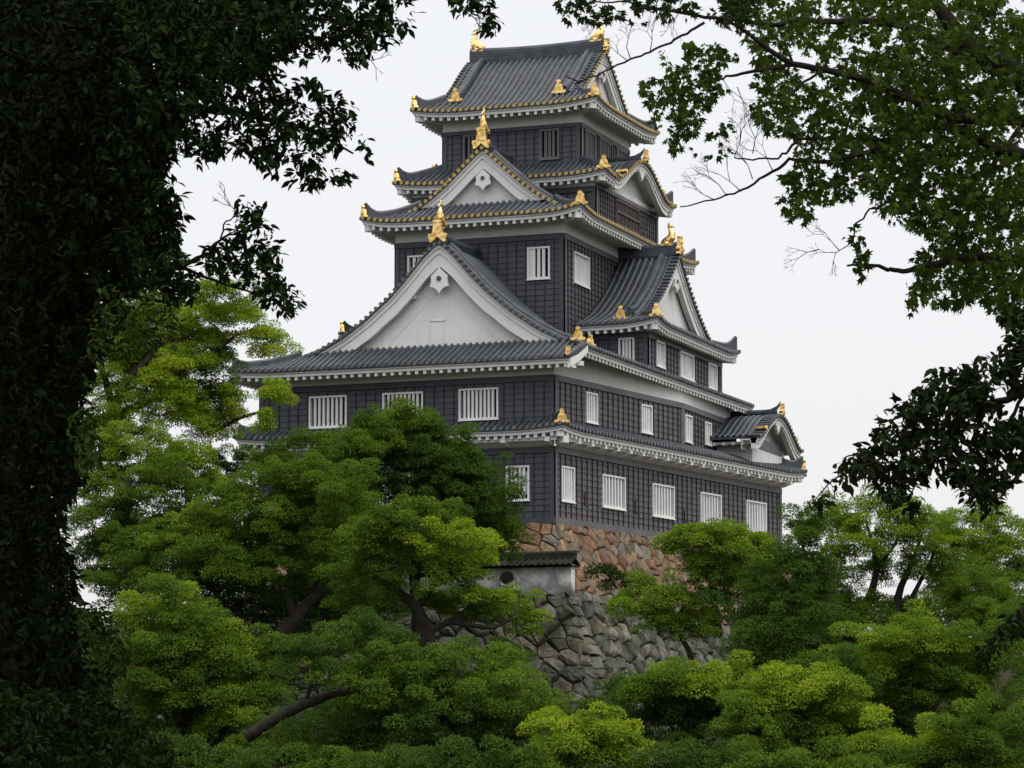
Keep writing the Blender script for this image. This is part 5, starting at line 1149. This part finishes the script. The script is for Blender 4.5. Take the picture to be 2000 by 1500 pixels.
limbs(rt_, [
    [(2060, 330, 30), (2000, 288, 27), (1975, 135, 24, ), (1928, 111, 22), (1875, 72, 18), (1835, 20, 14), (1815, -60, 11)] if False else [(2070, 215, 28), (2000, 160, 26), (1960, 128, 23), (1904, 100, 20), (1868, 62, 17), (1832, 10, 13), (1812, -60, 11)],
    [(1980, 150, 14), (1904, 121, 11), (1832, 82, 9), (1760, 49, 8), (1688, 40, 7), (1616, 42, 6), (1560, 40, 6), (1510, 49, 5)],
    [(2060, 238, 13), (2000, 236, 12), (1930, 234, 11), (1856, 231, 10), (1789, 198, 9), (1702, 159, 8), (1640, 143, 7), (1606, 135, 6.5), (1549, 126, 6), (1501, 97, 5), (1458, 63, 4), (1420, 38, 3)],
    [(1510, 49, 4.5), (1448, 39, 4), (1376, 34, 3.5), (1299, 20, 3), (1230, 6, 2), (1160, 2, 1.4)],
    [(1549, 126, 5), (1496, 135, 4), (1450, 146, 3), (1410, 152, 2.4), (1360, 160, 1.6)],
    [(1376, 44, 3), (1340, 64, 2.6), (1309, 82, 2.4), (1270, 102, 2.2), (1232, 116, 2), (1180, 140, 1.8), (1122, 164, 1.6)], [(1130, 160, 1.5), (1104, 148, 1.1)],
    [(1827, 246, 7), (1790, 258, 6.5), (1750, 274, 6), (1679, 303, 5), (1616, 318, 4.5), (1580, 312, 4), (1544, 313, 3.4), (1496, 342, 2.8), (1448, 375, 2.2), (1395, 390, 1.7), (1328, 404, 1.2)],
    [(1750, 274, 4), (1600, 270, 3.5), (1558, 274, 3), (1540, 295, 2.6), (1520, 310, 2.2), (1470, 312, 1.8), (1434, 308, 1.4)],
    [(1856, 241, 8), (1904, 270, 9), (1952, 292, 10), (2060, 310, 11)],
    [(2060, 505, 9), (2000, 505, 8.5), (1940, 500, 8), (1875, 505, 7), (1808, 519, 6), (1770, 530, 5), (1740, 528, 4.5), (1712, 519, 3.5), (1654, 519, 2)],
    [(1740, 390, 2.4), (1700, 410, 2), (1668, 440, 1.7), (1668, 480, 1.4), (1680, 520, 1)],
    [(1606, 135, 3), (1560, 170, 2.4), (1530, 200, 1.6)], [(1549, 126, 3), (1530, 80, 2.4), (1545, 50, 1.5)], [(1856, 231, 5), (1800, 320, 4), (1760, 400, 2)], [(2000, 236, 5), (1930, 340, 4), (1880, 440, 3), (1850, 540, 2)], [(1702, 159, 4), (1660, 230, 3), (1640, 300, 2)]], 24.6, M_BARKD, wob=1.2)
rn = random.Random(9)
for x, y, a, l_ in ((1232, 116, -1.9, 26), (1225, 118, -2.5, 22), (1270, 100, -1.4, 22), (1205, 128, 2.9, 18), (1448, 375, -2.4, 30), (1420, 383, -2.2, 28), (1470, 350, -1.9, 30), (1395, 390, -2.7, 24), (1510, 335, -2.0, 30), (1600, 487, 2.9, 24), (1640, 490, -2.3, 26), (1655, 480, 2.6, 26), (1434, 308, -1.2, 30), (1470, 300, -1.4, 30), (1440, 170, 1.2, 30), (1410, 152, 1.0, 26), (1330, 20, 2.2, 20), (1180, 20, 2.4, 22)): 
    b = MB(); twig_fan(b, x, y, a, l_, 24.4, rn, 1.15, 5); b.build("bare_twig", M_BARKD, rt_)

# right, lower: drooping bough with pointed leaves
rb_ = empty("foreground_tree"); tag(rb_, "drooping dark foreground bough of pointed leaves at the right edge, beside the keep's corner", "tree")
DR = [(2060, 660), (1990, 670), (1940, 684), (1900, 704), (1835, 722), (1806, 742), (1775, 780), (1716, 822), (1706, 856), (1662, 900), (1640, 915), (1700, 930), (1720, 968), (1745, 990), (1790, 990), (1825, 945), (1866, 935), (1884, 968), (1912, 985), (1936, 960), (1960, 960), (1990, 915), (2060, 915)]
DR2 = [(1690, 895), (1650, 905), (1610, 945), (1588, 975), (1580, 998), (1598, 985), (1640, 945), (1690, 930)]
DR3 = [(1900, 950), (1945, 950), (1958, 995), (1935, 1000), (1912, 985)]
DR4 = [(2060, 1160), (1990, 1190), (1955, 1225), (1925, 1262), (1905, 1290), (1950, 1275), (1990, 1230), (2060, 1215)]
dk2 = lambda a, b: np.array((.012, .019, .005)) * (1.8 if RNG.random() < .2 else .9)  # dark tint stands for the shade this bough hangs in
P, Dr, Nm, Ln, T = sprays([(DR, 12, .34), ([(1965, 610), (2060, 560), (2060, 700), (1990, 690)], 9, .25), (DR2, 8, .30), (DR3, 7, .30), (DR4, 12, .27)], 22, .35, 'oval', 23, dk2)
leaves("crown", P, Dr, Nm, Ln, Ln * .46, T, M_LEAFD, rb_, OVAL)
limbs(rb_, [[(2080, 760, 9), (2000, 770, 8), (1930, 790, 6), (1850, 830, 5), (1780, 865, 3.5), (1700, 905, 2.4), (1630, 935, 1.6), (1585, 985, 1)], [(1930, 790, 4), (1900, 860, 3), (1880, 940, 1.6)], [(2000, 770, 4), (1960, 850, 3), (1935, 960, 1.4)], [(1850, 830, 3), (1800, 800, 2), (1740, 820, 1.4)], [(1850, 830, 3), (1800, 900, 2), (1750, 970, 1.3)], [(2080, 1150, 7), (2000, 1185, 5), (1950, 1235, 3), (1915, 1275, 1.4)]], 22, M_BARKD, wob=1)
